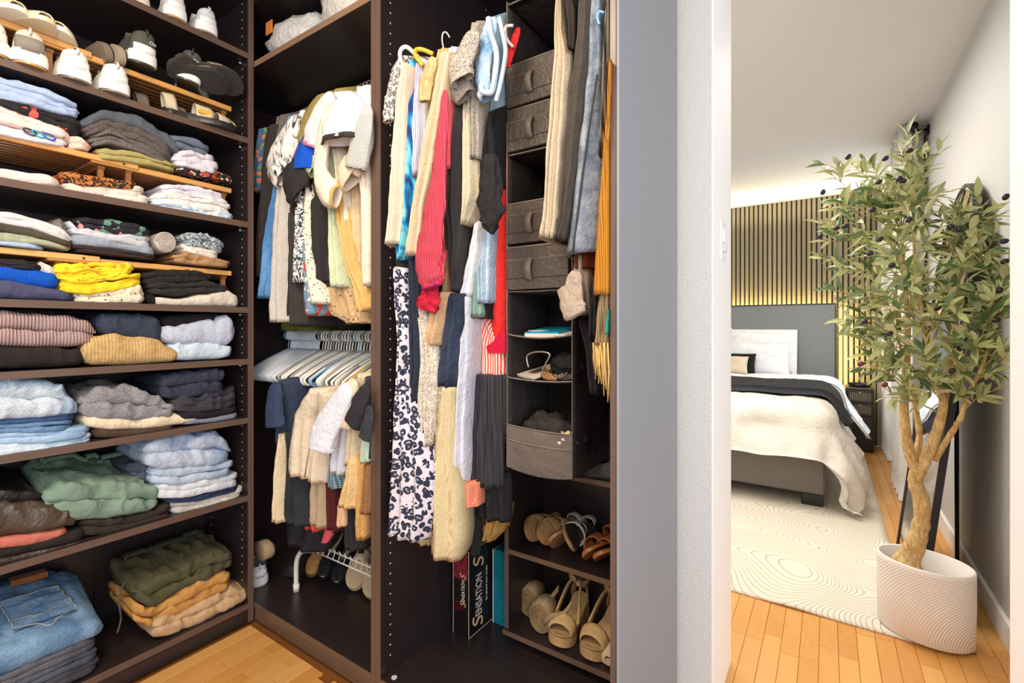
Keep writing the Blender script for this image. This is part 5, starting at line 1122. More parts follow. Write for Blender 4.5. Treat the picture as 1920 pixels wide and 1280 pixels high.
# cork sandals, lying soles out
def toe_at(px, Y, z, rz, L_):
    p = onY(px, 1000, Y); return (p.x+sin(rz)*L_, Y-cos(rz)*L_, z)
for lb, px, rz, tl in (('tan footbed sandal with suede straps, left of the cork pair', 978, 2.95, 58), ('tan footbed sandal with suede straps, right of the cork pair', 1003, 2.85, 50)):
    sandal(lb, toe_at(px, 1.37, zl2+.040, rz, .20), (R(4), R(-tl), rz), m('heather', (176,130,84), (150,106,64)), CORK, m('fabric', (160,124,88)), [(.40, .56, .050, .048, 0), (.62, .76, .045, .04, 0)], L=.20, W=.041, z=.016)
for lb, px, tl, rz in (('off-white leather sandal with cut-out, left shoe facing sideways', 1040, -58, 3.0), ('off-white leather sandal with cut-out, right shoe facing sideways', 1058, 56, 3.3)):
    sandal(lb, toe_at(px, 1.38, zl2+.040, rz, .19), (R(3), R(-tl), rz), m('plastic', (176,130,84)), fab(70,60,54), m('leather', (232,226,216)), [(.05, .20, .062, .06, 0), (.48, .70, .05, .046, 0)], L=.19, W=.042, z=.012, extra='hole')
for lb, px, tl, rz in (('orange brown leather sandal, left shoe by the right panel', 1104, -50, 2.95), ('orange brown leather sandal, right shoe by the right panel', 1124, -42, 2.9)):
    sandal(lb, toe_at(px, 1.36, zl2+.036, rz, .19), (R(3), R(-tl), rz), m('plastic', (196,120,60)), fab(74,56,46), m('leather', (196,110,56)), [(.05, .20, .058, .055, 0), (.46, .72, .05, .045, 0)], L=.19, W=.040, z=.012, extra='hole')
for lb, px, rz in (('sand suede platform sandal with ankle strap, left of the pair', 1046, .09), ('sand suede platform sandal with ankle strap, right of the pair', 1103, -.05)):
    toe_ = onY(px, 1190, 1.338); L_ = .225; rzz = PI+rz
    lx = toe_.x+sin(rzz)*L_; ly = toe_.y-cos(rzz)*L_
    t = thing('platform_sandal', lb, 'sandal', (lx, ly, zl1+.0005), (0, 0, rzz))
    SU = m('fabric', (214,176,124)); slab(t, 'platform', m('fabric', (206,166,116)), L_, .047, 0, .030, .012, 0, heel=.045); slab(t, 'footbed', SU, L_*.98, .045, .031, .035, .012, 0, heel=.045)
    band(t, 'toe_strap', SU, L_, .70, .88, .048, .052, .036, .034); band(t, 'heel_cup', SU, L_, .02, .14, .047, .062, .055, .074)
    for s_ in (-1, 1):
        rg = []
        for i in range(13):
            q = i/12; x_ = s_*(.042-.030*q)*(1 if q < .5 else 1-.0*(q-.5)); y_ = L_*(.66-.50*q); z_ = .05+.095*math.sin(q*PI/2); wv = .013
            rg.append([(x_-.002*s_, y_-wv, z_-.004), (x_+.002*s_, y_-wv*.4, z_+.006), (x_+.002*s_, y_+wv, z_+.010), (x_-.002*s_, y_+wv, z_+.004)])
        MB().loft(rg).build('cross_strap', SU, t, smooth=True)
    MB().loft([[(x0_*1.0, .03+.035*cos(a)*1.0+k_*0, .145+dz+.01*sin(a*2)) for x0_, dz in ((.036*sin(a), -.012), (.038*sin(a), .012), (.034*sin(a), .012), (.033*sin(a), -.012))] for k_, a in enumerate([2*PI*i/24 for i in range(25)])]).build('ankle_strap', SU, t, smooth=True)
# coiled rope espadrilles
for lb, px, Y, c_ in (('jute wedge espadrille with spiral rope heel, front of its pair', 1012, 1.375, (216,184,138)), ('jute wedge espadrille with spiral rope heel, behind its twin', 990, 1.43, (206,172,124))):
    p_ = onY(px, 1138, Y); t = thing('espadrille', lb, 'sandal', (p_.x, Y, zl1+.001)); b_ = MB(); rr2 = .052
    cz_ = zl1+.055; xw = .018; ring = []
    for k_ in range(4):
        yy = Y+k_*.05; sc_ = (1, 1.0, .8, .5)[k_]; ring.append([(p_.x+rr2*cos(a)*.82*sc_-.01*k_, yy, zl1+.052*sc_+.002+.050*sc_*sin(a)) for a in [2*PI*i/26 for i in range(26)]])
    b_.loft(ring); b_.build('rope_wedge', m('jute', c_, tuple(int(v*.72) for v in c_)), t, smooth=True)
    sp = []
    for i in range(120):
        q = i/119; rq = rr2*(.08+.86*q); an = q*14*PI; sp.append((p_.x+rq*cos(an)*.82, Y-.002, zl1+.054+rq*.96*sin(an)))
    MB().tube(sp, .0022, 5).build('rope_spiral', m('jute', (196,160,112), (150,116,74)), t, smooth=True)
    V_ = spline([(p_.x+.02, Y-.006, zl1+.05), (p_.x+.045, Y-.004, zl1+.075), (p_.x+.075, Y+.02, zl1+.08), (p_.x+.095, Y+.05, zl1+.11)], 5)
    MB().loft([[v+Vector((0, 0, .012)), v+Vector((0, .004, .012)), v+Vector((0, .004, -.012)), v+Vector((0, 0, -.012))] for v in V_]).build('fabric_strap', m('ribs_x', (214,182,134), s=3), t, smooth=True)
x_, y_, z_ = place(1139, 1.40, zl1+.0005); slipon('pale beige flat cut off by the right panel on the lower shoe shelf', (x_+.025, 1.56, z_), (0, 0, PI), m('leather', (226,204,168)), m('plastic', (206,176,132)), L=.21)
for i, (px, lb) in enumerate(((1112, 'grey suede slipper on top of the shoe shelf, front'), (1128, 'black felt slipper behind the grey one on top of the shoe shelf'))):
    x_, y_, z_ = place(px, 1.40-.03+i*.05, zl3+.0005); slipon(lb, (x_+.07, 1.40+i*.06, z_), (0, 0, PI/2+.4), fab(70,64,60) if i else fab(104,98,92), m('plastic', (40,38,38)), L=.2)
bundle('brown_hat', 'dim brown felt hat at the back of the upper shoe level', 'hat', -.70, 1.52, zl2+.001, .05, fab(66,50,42), 15)
# boxes
q = onZ(880, 1198, DK); q2 = onZ(851, 1186, DK)
gx1 = onY(879, 1190, 1.283).x; gx0 = onY(850, 1190, 1.283).x; gz = .367
gb = thing('board_game_box', 'tall black board game box with red satin and gold lettering standing upright', 'box', ((gx0+gx1)/2, 1.42, DK))
bb = MB().box(gx0, gx1, 1.283, 1.56, DK+.001, gz, .001).build('box', m('floral', (24,20,22), (24,20,22), .35, .35, .1, (70,16,26)), gb)
GOLD = m('plastic', (236,196,140)); RED = m('fabric', (190,40,60)); IVY = m('plastic', (240,224,206))
# narrow front: reads from bottom to top? the photo's lettering runs downwards-left; text baseline along +z
zb0, zb1 = DK+.108, DK+.215
text('S', .034, GOLD, gb, (gx1-.014, 1.2822, zb0-.004), (0, 0, 1), (-1, 0, 0), shear=.3); text('S', .034, GOLD, gb, (gx1-.014, 1.2822, zb1-.014), (0, 0, 1), (-1, 0, 0), shear=.3)
text('ENSATION', .0205, IVY, gb, (gx1-.018, 1.2822, zb0+.014), (0, 0, 1), (-1, 0, 0), sx=.78)
text('S', .085, GOLD, gb, (gx1+.0008, 1.362, DK+.012), (0, 0, 1), (0, -1, 0), shear=.3); text('S', .085, GOLD, gb, (gx1+.0008, 1.366, DK+.222), (0, 0, 1), (0, -1, 0), shear=.3)
text('ENSATION', .050, IVY, gb, (gx1+.0008, 1.356, DK+.056), (0, 0, 1), (0, -1, 0), sx=.62)
text('Jeu sensuel pour couple', .013, IVY, gb, (gx1+.0008, 1.388, DK+.09), (0, 0, 1), (0, -1, 0), sx=1.0)
MB().box(gx0+.004, gx1-.004, 1.2822, 1.2828, DK+.20, gz-.006, 0).build('satin_print', m('plumes', (90,14,30), (150,30,54), 1.5, None, .3, (30,16,20)), gb)
for (x_, y_) in ((gx1, 1.283), (gx0, 1.283)): MB().tube([(x_, y_, DK+.002), (x_, y_, gz)], .0009, 4).build('worn_edge', IVY, gb)
MB().tube([(gx1, 1.283, gz), (gx1, 1.56, gz)], .0009, 4).build('worn_edge', IVY, gb); MB().tube([(gx0, 1.283, gz), (gx1, 1.283, gz)], .0009, 4).build('worn_edge', IVY, gb)
MB().tube([(gx1, 1.283, DK+.002), (gx1, 1.56, DK+.002)], .0009, 4).build('worn_edge', IVY, gb)
tb = thing('storage_box', 'slim teal linen-covered box with a white side beside the game box', 'box', (gx1+.03, 1.49, DK))
tx0, tx1 = onY(925, 1100, 1.405).x, onY(946, 1100, 1.405).x; tz = onY(930, 1030, 1.405).z
bx('box', m('fabric', (22,124,146)), tb, tx0, tx1+.004, 1.405, 1.57, DK+.001, tz, .002); bx('inner_side', m('plastic', (226,222,214)), tb, tx0-.004, tx0-.0005, 1.405, 1.57, DK+.001, tz-.002, .0005)

# ---------------------------------------------------------------- shoes on the corner deck
l = onZ(492, 1103, DK); sneaker('white sneaker at the bottom left corner of the corner wardrobe', (l.x-.02, l.y, DK+.0005), (0, 0, 1.3), fab(228,228,232), m('plastic', (236,236,238)), m('plastic', (200,190,176)), L=.25, W=.05, HH=.08)
t = thing('espadrille', 'round beige rope-soled shoe stacked on the white sneaker', 'sandal', (l.x-.02, l.y+.03, DK+.10))
MB().loft([[(l.x-.03+.055*cos(a)*s_, l.y+.01+k_*.05, DK+.145+.038*sin(a)*s_) for a in [2*PI*i/24 for i in range(24)]] for k_, s_ in ((-.2, .92), (-.1, 1), (.5, 1), (.7, .9))]).build('rope_sole', m('jute', (214,190,156), (180,150,112)), t, smooth=True)
def boot(label, loc, rot, mat, so, shaft=.17, L=.28):
    t = thing('ankle_boot', label, 'boot', loc, rot); slab(t, 'sole', so, L, .052, 0, .030, .01, .003)
    rings = []
    for i in range(15):
        q = i/14
        if q < .5: z = .028+q*2*.06; sc = 1
        else: z = .088+(q-.5)*2*shaft; sc = 1
        k_ = min(1, max(0, (z-.04)/.07)); k_ = k_*k_*(3-2*k_); Lc = lerp(L*.98, .115, k_); W_ = lerp(.050, .046, k_)
        rings.append([(W_*sgn(cos(a))*abs(cos(a))**.8, Lc/2+Lc/2*sin(a)*.99+.004, z+(.02*max(0, sin(a)) if q > .6 else 0)) for a in [2*PI*j/28 for j in range(28)]])
    e = rings[-1]; rings.append([(v[0]*.86, lerp(v[1], .06, .12), v[2]) for v in e]); rings.append([(v[0]*.8, lerp(v[1], .06, .16), v[2]-.06) for v in e])
    MB().loft(rings, True, True).build('upper', mat, t, smooth=True)
    for j in range(7):
        z = .075+j*.022; y_ = lerp(.175, .118, min(1, j/3)); MB().tube([(-.026, y_-.004, z), (0, y_+.006, z+.004), (.026, y_-.004, z)], .0026, 6).build('lace', fab(36,34,34), t, smooth=True)
    MB().tube(spline([(.0, .18, .08), (.03, .20, .10), (.05, .21, .05), (.056, .20, .01), (.07, .23, .004)], 5), .0024, 6).build('lace', fab(36,34,34), t, smooth=True)
    return t
def sgn(v): return 1 if v >= 0 else -1
BL = m('leather', (40,38,40))
l = onZ(560, 1076, DK); boot('black leather lace-up boot on the corner deck with its toe forward', (l.x-.14, l.y+.19, DK+.0005), (0, 0, PI+.55), BL, m('plastic', (50,46,46)))
boot('second black leather lace-up boot further back in the corner', (-2.13, 1.50, DK+.0005), (0, 0, PI+.5), BL, m('plastic', (44,42,42)))
rk = thing('shoe_rack', 'white metal shoe rack with a curved leg and wire prongs on the corner deck', 'rack', (-1.5, 1.2, DK))
WM = m('plastic', (232,228,220))
for yy in (1.125, 1.46):
    MB().tube(spline([(-1.815, yy, DK+.001), (-1.815, yy, .17), (-1.80, yy, .215), (-1.765, yy, .245), (-1.70, yy, .262)], 7), .0095, 12).build('leg', WM, rk, smooth=True)
    MB().tube([(-1.815, yy, DK+.0005), (-1.815, yy, DK+.03)], .0125, 12).build('foot_cap', WM, rk, smooth=True)
    MB().tube([(-1.22, yy, DK+.001), (-1.22, yy, .20), (-1.25, yy, .255), (-1.30, yy, .262)], .0095, 12).build('leg', WM, rk, smooth=True)
for yy, zz_ in ((1.125, .262), (1.135, .285), (1.46, .262)):
    MB().tube([(-1.72, yy, zz_), (-1.27, yy, zz_)], .0032, 6).build('cross_wire', WM, rk, smooth=True)
for i in range(14):
    x_ = -1.70+i*.032; MB().tube([(x_, 1.122, .262), (x_, 1.135, .288), (x_, 1.128, .300)], .0018, 5).build('prong', WM, rk, smooth=True)
for i, (lb, px, py, c_, W_, nm) in enumerate((('tan suede shoe leaning on the white metal rack, leftmost', 583, 1086, (196,142,84), .036, 's'), ('black leather loafer leaning on the rack beside the tan shoe', 606, 1092, (44,40,42), .036, 's'), ('black leather loafer leaning on the rack beside the beige sandals', 632, 1102, (44,42,44), .038, 's'))):
    l = onZ(px, py, DK); L_ = .235; tip = R(-28); yw = PI+.5
    d_ = Vector((-sin(yw)*cos(tip), cos(yw)*cos(tip), sin(tip)))*L_; slipon(lb, tuple(Vector((l.x, l.y, DK+.003))-d_), (tip, 0, yw), m('leather', c_), m('plastic', tuple(int(v*.6) for v in c_)), L=L_, W=W_, HH=.055)
for i, (lb, px, py) in enumerate((('beige buckle sandal leaning on the rack near the divider', 664, 1110), ('second beige buckle sandal, half hidden by the divider', 696, 1126))):
    l = onZ(px, py, DK); L_ = .225; tip = R(-36); yw = PI+.45
    d_ = Vector((-sin(yw)*cos(tip), cos(yw)*cos(tip), sin(tip)))*L_
    t = sandal(lb, tuple(Vector((l.x, l.y, DK+.003))-d_), (tip, 0, yw), m('plastic', (226,196,150)), m('heather', (214,184,142), (230,204,166)), m('leather', (240,220,186)), [(.34, .56, .058, .054, 0)], L=L_, W=.043, z=.022)
    MB().box(-.012, .012, .085, .105, .068, .072, .001).build('buckle', m('metal', (160,130,90)), t)

# bags on the corner top shelf and rail-side basket
bundle('plastic_bag', 'clear plastic bag of white linens with an orange label on the corner top shelf', 'bag', -1.78, 1.15, 2.1955, .135, m('filmbag', (226,218,208), (246,242,236)), 21, (1.3, .9, .75), wr=.18)
p_ = onY(505, 55, 1.03); ob = MB().box(p_.x-.02, p_.x+.025, p_.y-.004, p_.y+.0, p_.z-.02, p_.z+.03, .001).build('orange_label', m('plastic', (250,150,70)), bpy.data.objects['plastic_bag'])
bundle('plastic_bag', 'second clear plastic bag further right on the corner top shelf', 'bag', -1.46, 1.16, 2.1955, .14, m('filmbag', (232,222,206), (250,244,236)), 25, (1.1, .9, .9), wr=.2)

# ---------------------------------------------------------------- bedroom
bed = thing('bed', 'grey upholstered bed with a tall headboard under white bedding', 'bed', (-.75, 4.6, 0))
BX0, BX1, BY0, BY1 = -1.55, -.012, 3.57, 5.55
bx('bed_base', m('heather', (112,104,98), (140,130,122), 1.2), bed, BX0, BX1, BY0, BY1, .085, .33, .012)
bx('headboard', m('heather', (116,120,122), (146,148,146), 1.2), bed, BX0-.05, .07, 5.56, 5.66, .085, 1.38, .015)
MB().tube([(BX0-.05, 5.558, 1.378), (.068, 5.558, 1.378), (.070, 5.558, .09)], .006, 6).build('piping', m('fabric', (70,74,80)), bed, smooth=True)
bx('mattress', fab(240,240,240), bed, BX0+.01, BX1-.01, BY0+.03, BY1, .33, .585, .04)
for x0, x1 in ((BX0+.01, BX0+.12), (BX1-.13, BX1-.01)):
    for y0 in (BY0+.01, BY1-.12): bx('leg', m('plastic', (26,24,24)), bed, x0, x1, y0, y0+.10, .010, .085, .003)
bx('leg', m('plastic', (26,24,24)), bed, -.8, -.74, 4.5, 4.56, .010, .085, .003)
def drape(name, label, cat, x0, x1, y0, y1, zt, mat, over_r, over_f=None, over_l=.3, th=.02, puff=.02, seed=1, amp=.012, cornerdrop=None, R0=.10, nx=70, ny=70, par=None, out=.02, yfar=None, nwr=1.0):
    """cloth over the bed: flat part x0..x1,y0..y1; over_r(Y) is how far it hangs on the right, over_f(X) at the foot"""
    def pt(a, b, k):
        # a: across parameter (x, past x1 it hangs), b: along (y, before y0 it hangs)
        ox = a-x1 if a > x1 else (x0-a if a < x0 else 0); sxg = 1 if a > x1 else -1
        oy = y0-b if (over_f and b < y0) else 0
        r = math.hypot(ox, oy); X = min(max(a, x0), x1); Y = max(b, y0) if over_f else b
        puffz = puff*(nz(a*3.1, b*3.1, seed)+.6*nz(a*8, b*8, seed+4)*nwr)+.004*nz(a*25, b*25, seed)*nwr
        if r < 1e-6: P = Vector((X, Y, zt+puffz)); n_ = Vector((0, 0, 1))
        else:
            dx, dy = ox/r*sxg, -oy/r; an = min(r/R0, PI/2); h = R0*sin(an); v = R0*(1-cos(an)); rest = max(0, r-R0*PI/2)
            wob = out*rest/.3*(1+.5*sin(PI*min(1, rest/.42)))+amp*sin((a if oy > ox else b)*22+seed)*min(1, rest/.12)+puffz*1.2
            h += wob; v += rest*.985
            P = Vector((X+dx*h, Y+dy*h, zt-v+puffz*(1-an/(PI/2)))); n_ = Vector((dx*sin(an), dy*sin(an), cos(an)))
        if P.z < .035: e_ = .035-P.z; P.z = .035+.010*nz(a*6, b*6, 3); P += Vector((e_*.10*(1 if a > x1 else 0), -e_*.05 if oy else 0, .02*math.exp(-((e_-.05)/.05)**2)))
        return P-n_*(th if k else 0)
    V = []; Fc = []; N = nx+1
    for k in (0, 1):
        for j in range(ny+1):
            v = j/ny; 
            for i in range(nx+1):
                u = i/nx; 
                bN = (y0-over_f(lerp(x0, x1, u))) if over_f else y0; b = lerp(bN, y1, v)
                a = lerp(x0-over_l, x1+over_r(b), u)
                V.append(pt(a, b, k))
    o_ = N*(ny+1)
    for j in range(ny):
        for i in range(nx): a = j*N+i; Fc += [(a, a+1, a+N+1, a+N), (a+o_, a+N+o_, a+N+1+o_, a+1+o_)]
    for j in range(ny): 
        for i in (0, nx): a = j*N+i; Fc.append((a, a+N, a+N+o_, a+o_))
    for i in range(nx):
        for j in (0, ny): a = j*N+i; Fc.append((a, a+1, a+1+o_, a+o_))
    return mk(name, V, Fc, mat, par, None if par is not None else (x1-.4, y0+.4, zt), True, **({} if par is not None else dict(label=label, category=cat)))
drape('duvet', 'puffy off-white duvet spilling over the foot corner of the bed to the rug', 'duvet', BX0+.02, BX1-.08, BY0+.09, 4.95, .660, fab(236,228,216),
      lambda b: lerp(.60, .44, min(1, max(0, (b-3.6)/1.0))), lambda x: .41+.05*nz(x*4, 1, 1)+.17*max(0, (x+.30)/.25)**1.5*(1 if x > -.30 else 0), .5, .055, .022, 3, .016, R0=.15, out=.10)
drape('sheet', 'white top sheet folded back beside the pillows and hanging down the side', 'sheet', BX0+.02, BX1-.02, 4.60, 5.30, .700, fab(242,244,246),
      lambda b: .50-.15*(b-4.7), None, .4, .02, .012, 9, .016, R0=.16, out=.12)
drape('throw_blanket', 'black chunky cable knit throw lying across the bed', 'blanket', BX0+.02, BX1-.045, 3.92, 4.62, .715, m('ribs_y', (50,52,58), s=.8, b=3),
      lambda b: .33, None, .4, .045, .010, 5, .012, R0=.16, out=.13)
def pillow(name, label, cx, cy, cz, w_, h_, d_, mat, tilt, rz=0, flange=0):
    t = thing(name, label, 'pillow', (cx, cy, cz), (tilt, 0, rz)); V = []; Fc = []; n = 24
    for k in (1, -1):
        for j in range(n+1):
            for i in range(n+1):
                u = i/n*2-1; v = j/n*2-1; e = (1-abs(u)**2.6)*(1-abs(v)**2.6); pin = 1-.06*(1-abs(u)**2)*(abs(v)**3)-0
                pin2 = 1-.06*(1-abs(v)**2)*(abs(u)**3)
                V.append((u*w_/2*pin2, k*(d_/2*max(0, e)**.5+.002)+.004*nz(u*3, v*3, cx*9), (v*pin+1)*h_/2))
    N = n+1; o_ = N*N
    for j in range(n):
        for i in range(n): a = j*N+i; Fc += [(a, a+N, a+N+1, a+1), (a+o_, a+1+o_, a+N+1+o_, a+N+o_)]
    for i in range(n):
        for a, b_ in ((i, i+1), (n*N+i, n*N+i+1), (i*N, (i+1)*N), (i*N+n, (i+1)*N+n)): Fc.append((a, b_, b_+o_, a+o_))
    mk('cover', V, Fc, mat, t)
    if flange:
        MB().box(-w_/2-flange, w_/2+flange, -.003, .003, -.01, h_+flange, .002).build('flange', mat, t)
    return t
WP = fab(244,245,248)
pillow('pillow', 'large white pillow with flange leaning on the headboard at the back', -.58, 5.44, .68, .62, .44, .16, WP, R(-14), 0, .018)
pillow('pillow', 'large white pillow hidden half behind the door jamb', -1.2, 5.44, .68, .62, .44, .16, WP, R(-14), 0, .035)
pillow('pillow', 'plain white pillow in front of the flanged one', -.60, 5.28, .68, .60, .33, .17, fab(238,240,244), R(-16))
pillow('cushion', 'black faux fur cushion behind the small beige one', -.78, 5.12, .68, .40, .22, .14, fab(26,26,28), R(-18))
pillow('cushion', 'small beige satin cushion at the front of the pillows', -.80, 4.98, .70, .34, .18, .13, fab(220,202,180), R(-22))
# nightstand
ns = thing('nightstand', 'narrow black nightstand with two fluted drawers and brass knobs', 'nightstand', (.25, 5.5, 0))
NM = m('laminate', (52,46,42), r=.6); n0, n1, m0, m1 = .145, .352, 5.40, 5.69
bx('body', NM, ns, n0, n1, m0+.012, m1, .0, .575, .003); bx('top', m('laminate', (92,82,72)), ns, n0-.004, n1+.004, m0, m1, .575, .590, .002)
for k, (za, zc) in enumerate(((.455, .565), (.335, .445))):
    d = bx('drawer', NM, ns, n0+.012, n1-.008, m0, m0+.012, za, zc, .002)
    for j in range(11): bx('flute', m('plastic', (168,152,120)), d, n0+.03+j*.0145, n0+.034+j*.0145, m0-.002, m0-.0002, za+.02, zc-.02, .0005)
    MB().tube([((n0+n1)/2, m0-.003, zc-.018), ((n0+n1)/2, m0-.014, zc-.018)], .008, 12).build('knob', m('metal', (226,190,120)), d, smooth=True)
bx('door', NM, ns, n0+.012, n1-.008, m0+.002, m0+.012, .02, .325, .002)
MB().loft([[(.25+r_*cos(a), 5.50+r_*sin(a)*.8, z) for a in [2*PI*i/24 for i in range(24)]] for r_, z in ((.055, .5905), (.08, .595), (.085, .625), (.08, .625), (.072, .600))]).build('catchall_tray', m('plastic', (24,22,22)), None, smooth=True, label='round black tray on the nightstand', category='tray')
# rug
V = []; Fc = []; nx, ny = 60, 90
rx0, rx1, ry0, ry1 = -1.9, .272, 2.242, 5.30
for k in (0, 1):
    for j in range(ny+1):
        for i in range(nx+1):
            x = lerp(rx0, rx1, i/nx); y = lerp(ry0, ry1, j/ny); lift = .006*math.exp(-((x+.12)/.09)**2)*math.exp(-((y-ry0)/.03)) if k else .006*math.exp(-((x+.12)/.09)**2)*math.exp(-((y-ry0)/.03))*.9
            V.append((x+.0, y+.003*nz(x*3, y, 2)*(1 if j == 0 else 0), .0008+(.0085 if k else 0)+lift))
N = nx+1; o_ = N*(ny+1)
for j in range(ny):
    for i in range(nx): a = j*N+i; Fc += [(a, a+N, a+N+1, a+1), (a+o_, a+1+o_, a+N+1+o_, a+N+o_)]
for i in range(nx):
    for j in (0, ny): a = j*N+i; Fc.append((a, a+1, a+1+o_, a+o_))
for j in range(ny):
    for i in (0, nx): a = j*N+i; Fc.append((a, a+N, a+N+o_, a+o_))
mk('rug', V, Fc, m('rug', (226,216,198), (178,164,142)), None, (-.8, 3.8, 0), True, label='large cream rug with carved wavy contour lines under the bed', category='rug')
# curtains and rod
CM = fab(228,224,218)
def curtain(label, y0, y1, xc, z0, z1, amp, wl, ph=0, xmax=.535):
    V = []; Fc = []; n = 70; k = 20
    for s_ in (0, 1):
        for i in range(k+1):
            for j in range(n+1):
                z = lerp(z0, z1, i/k); q = j/n; y = lerp(y0, y1, q); a_ = amp*(.8+.3*nz(y*2, z, 4)); X = xc+a_*sin(2*PI*(y-y0)/wl+ph)+.006*nz(y*9, z*2, 1)
                V.append((min(xmax, X)+(.002 if s_ else 0), y+.01*nz(z*1.5, y*3, 7), z))
    N = n+1; o_ = N*(k+1)
    for i in range(k):
        for j in range(n): a = i*N+j; Fc += [(a, a+1, a+N+1, a+N), (a+o_, a+N+o_, a+N+1+o_, a+1+o_)]
    for i in range(k):
        for j in (0, n): a = i*N+j; Fc.append((a, a+N, a+N+o_, a+o_))
    for j in range(n):
        for i in (0, k): a = i*N+j; Fc.append((a, a+1, a+1+o_, a+o_))
    return mk('curtain', V, Fc, CM, None, (xc, (y0+y1)/2, z0), True, label=label, category='curtain')
cn = curtain('off-white grommet curtain nearest to the mirror', 3.98, 4.50, .455, .012, 2.465, .082, .145, PI)
cf = curtain('off-white curtain at the far corner by the nightstand', 5.12, 5.60, .47, .012, 2.465, .062, .14, PI)
MB().tube([(.455, 3.94, 2.425), (.455, 5.72, 2.425)], .0125, 12).build('curtain_rod', m('metal', (40,38,38)), None, smooth=True, label='black curtain rod with a round end cap near the ceiling', category='curtain rod')
ro = bpy.data.objects['curtain_rod']
MB().loft([[(.455+r_*cos(a), y_, 2.425+r_*sin(a)) for a in [2*PI*i/20 for i in range(20)]] for y_, r_ in ((3.90, .018), (3.905, .024), (3.93, .024), (3.94, .014))]).build('finial', m('metal', (40,38,38)), ro, smooth=True)
MB().tube([(.455, 4.02, 2.425), (.540, 4.02, 2.425)], .007, 8).build('bracket', m('metal', (40,38,38)), ro, smooth=True); MB().box(.532, .544, 4.0, 4.04, 2.39, 2.45, .002).build('bracket_plate', m('metal', (40,38,38)), ro)
for i in range(4):
    yg = 3.985+i*.145; b_ = MB()
    b_.loft([[(.455+r_*cos(a), yg-.012+dy, 2.425+r_*sin(a)) for a in [2*PI*j/20 for j in range(20)]] for r_, dy in ((.022, 0), (.030, 0), (.030, .004), (.022, .004), (.022, 0))], False, False); b_.build('grommet', m('metal', (110,106,104)), cn, smooth=True)
# leaning mirror: lies in the plane x = .305+.112 z
mr = thing('floor_mirror', 'tall arched floor mirror with a deep black frame leaning near the right wall', 'mirror', (.33, 2.85, 0))
my0, my1 = 2.50, 3.20; MHT = 1.78; cyy = (my0+my1)/2; rad = (my1-my0)/2
def mp_(y, s, off=0.0):  # s along the height of the mirror, off towards the wall
    tl = math.atan(.112); return Vector((.305+s*sin(tl)+off*cos(tl), y, .008+s*cos(tl)-off*sin(tl)))
def outline(ins):
    r_ = rad-ins; pts = [(my0+ins, ins), (my1-ins, ins)]; st = MHT-rad*1.25
    for i in range(25): a = PI*i/24; pts.append((cyy+r_*cos(a), st+(r_*1.25 if True else r_)*sin(a)))
    return pts
O_ = outline(0); I_ = outline(.010)
n = len(O_); V = [mp_(y, s, -.004) for y, s in O_]+[mp_(y, s, -.004) for y, s in I_]+[mp_(y, s, .020) for y, s in O_]+[mp_(y, s, .020) for y, s in I_]
Fc = []
for i in range(n):
    j = (i+1) % n; Fc += [(i, j, n+j, n+i), (i, 2*n+i, 2*n+j, j), (n+i, n+j, 3*n+j, 3*n+i), (2*n+i, 3*n+i, 3*n+j, 2*n+j)]
mk('frame', V, Fc, m('plastic', (34,30,30), r=.45), mr, smooth=False)
V = [mp_(y, s, .002) for y, s in I_]; mk('glass', V, [tuple(range(n))[::-1]], m('mirror', (240,240,240)), mr, smooth=False)
V = [mp_(y, s, .018) for y, s in I_]; mk('backing', V, [tuple(range(n))], m('plastic', (40,36,34)), mr, smooth=False)
MB().tube([mp_(2.80, 1.15, .036), (.515, 3.06, .012)], .0085, 8).build('stand_leg', m('plastic', (26,24,24)), mr, smooth=True)

# ---------------------------------------------------------------- olive tree
PC = Vector((.300, 2.325, 0)); 
pot = thing('plant_pot', 'white oval planter with curved ribbed rings holding the olive tree', 'planter', (PC.x, PC.y, .0095))
def pring(z, e=0, k=56):
    o = []; an = -.28
    for i in range(k):
        a = 2*PI*i/k; x = (.142+e)*cos(a); y = (.112+e)*sin(a); o.append((PC.x+x*cos(an)-y*sin(an), PC.y+x*sin(an)+y*cos(an), z))
    return o
PM = bpy.data.materials.new('planter_ribbed'); PM.use_nodes = True; nt = PM.node_tree; bs = nt.nodes['Principled BSDF']; bs.inputs['Base Color'].default_value = lin((238,230,222)); bs.inputs['Roughness'].default_value = .55
vd = nt.nodes.new('ShaderNodeVectorMath'); vd.operation = 'DISTANCE'; tcn = nt.nodes.new('ShaderNodeTexCoord'); nt.links.new(tcn.outputs['Object'], vd.inputs[0]); vd.inputs[1].default_value = (.17, -.10, .01)
mu = nt.nodes.new('ShaderNodeMath'); mu.operation = 'MULTIPLY'; mu.inputs[1].default_value = 2*PI/.0078; nt.links.new(vd.outputs['Value'], mu.inputs[0]); sn = nt.nodes.new('ShaderNodeMath'); sn.operation = 'SINE'; nt.links.new(mu.outputs[0], sn.inputs[0])
bp = nt.nodes.new('ShaderNodeBump'); bp.inputs['Strength'].default_value = .5; bp.inputs['Distance'].default_value = .0016; nt.links.new(sn.outputs[0], bp.inputs['Height']); nt.links.new(bp.outputs[0], bs.inputs['Normal'])
zr_ = .283
MB().loft([pring(.011, -.010), pring(.018, -.003), pring(.15, .0), pring(zr_-.018, 0)], True, False).build('pot_wall', PM, pot, smooth=True)
MB().loft([pring(zr_-.018, 0), pring(zr_-.004, 0), pring(zr_, -.003), pring(zr_-.002, -.009), pring(.10, -.012)], False, False).build('rim', m('plastic', (238,232,226)), pot, smooth=True)
MB().loft([pring(.10, -.0125), [(PC.x, PC.y, .10)]*56], False, False).build('soil', fab(150,132,112), pot)
tree = thing('olive_tree', 'artificial olive tree with pale gnarled trunk and black olives by the mirror', 'plant', (PC.x, PC.y, .1))
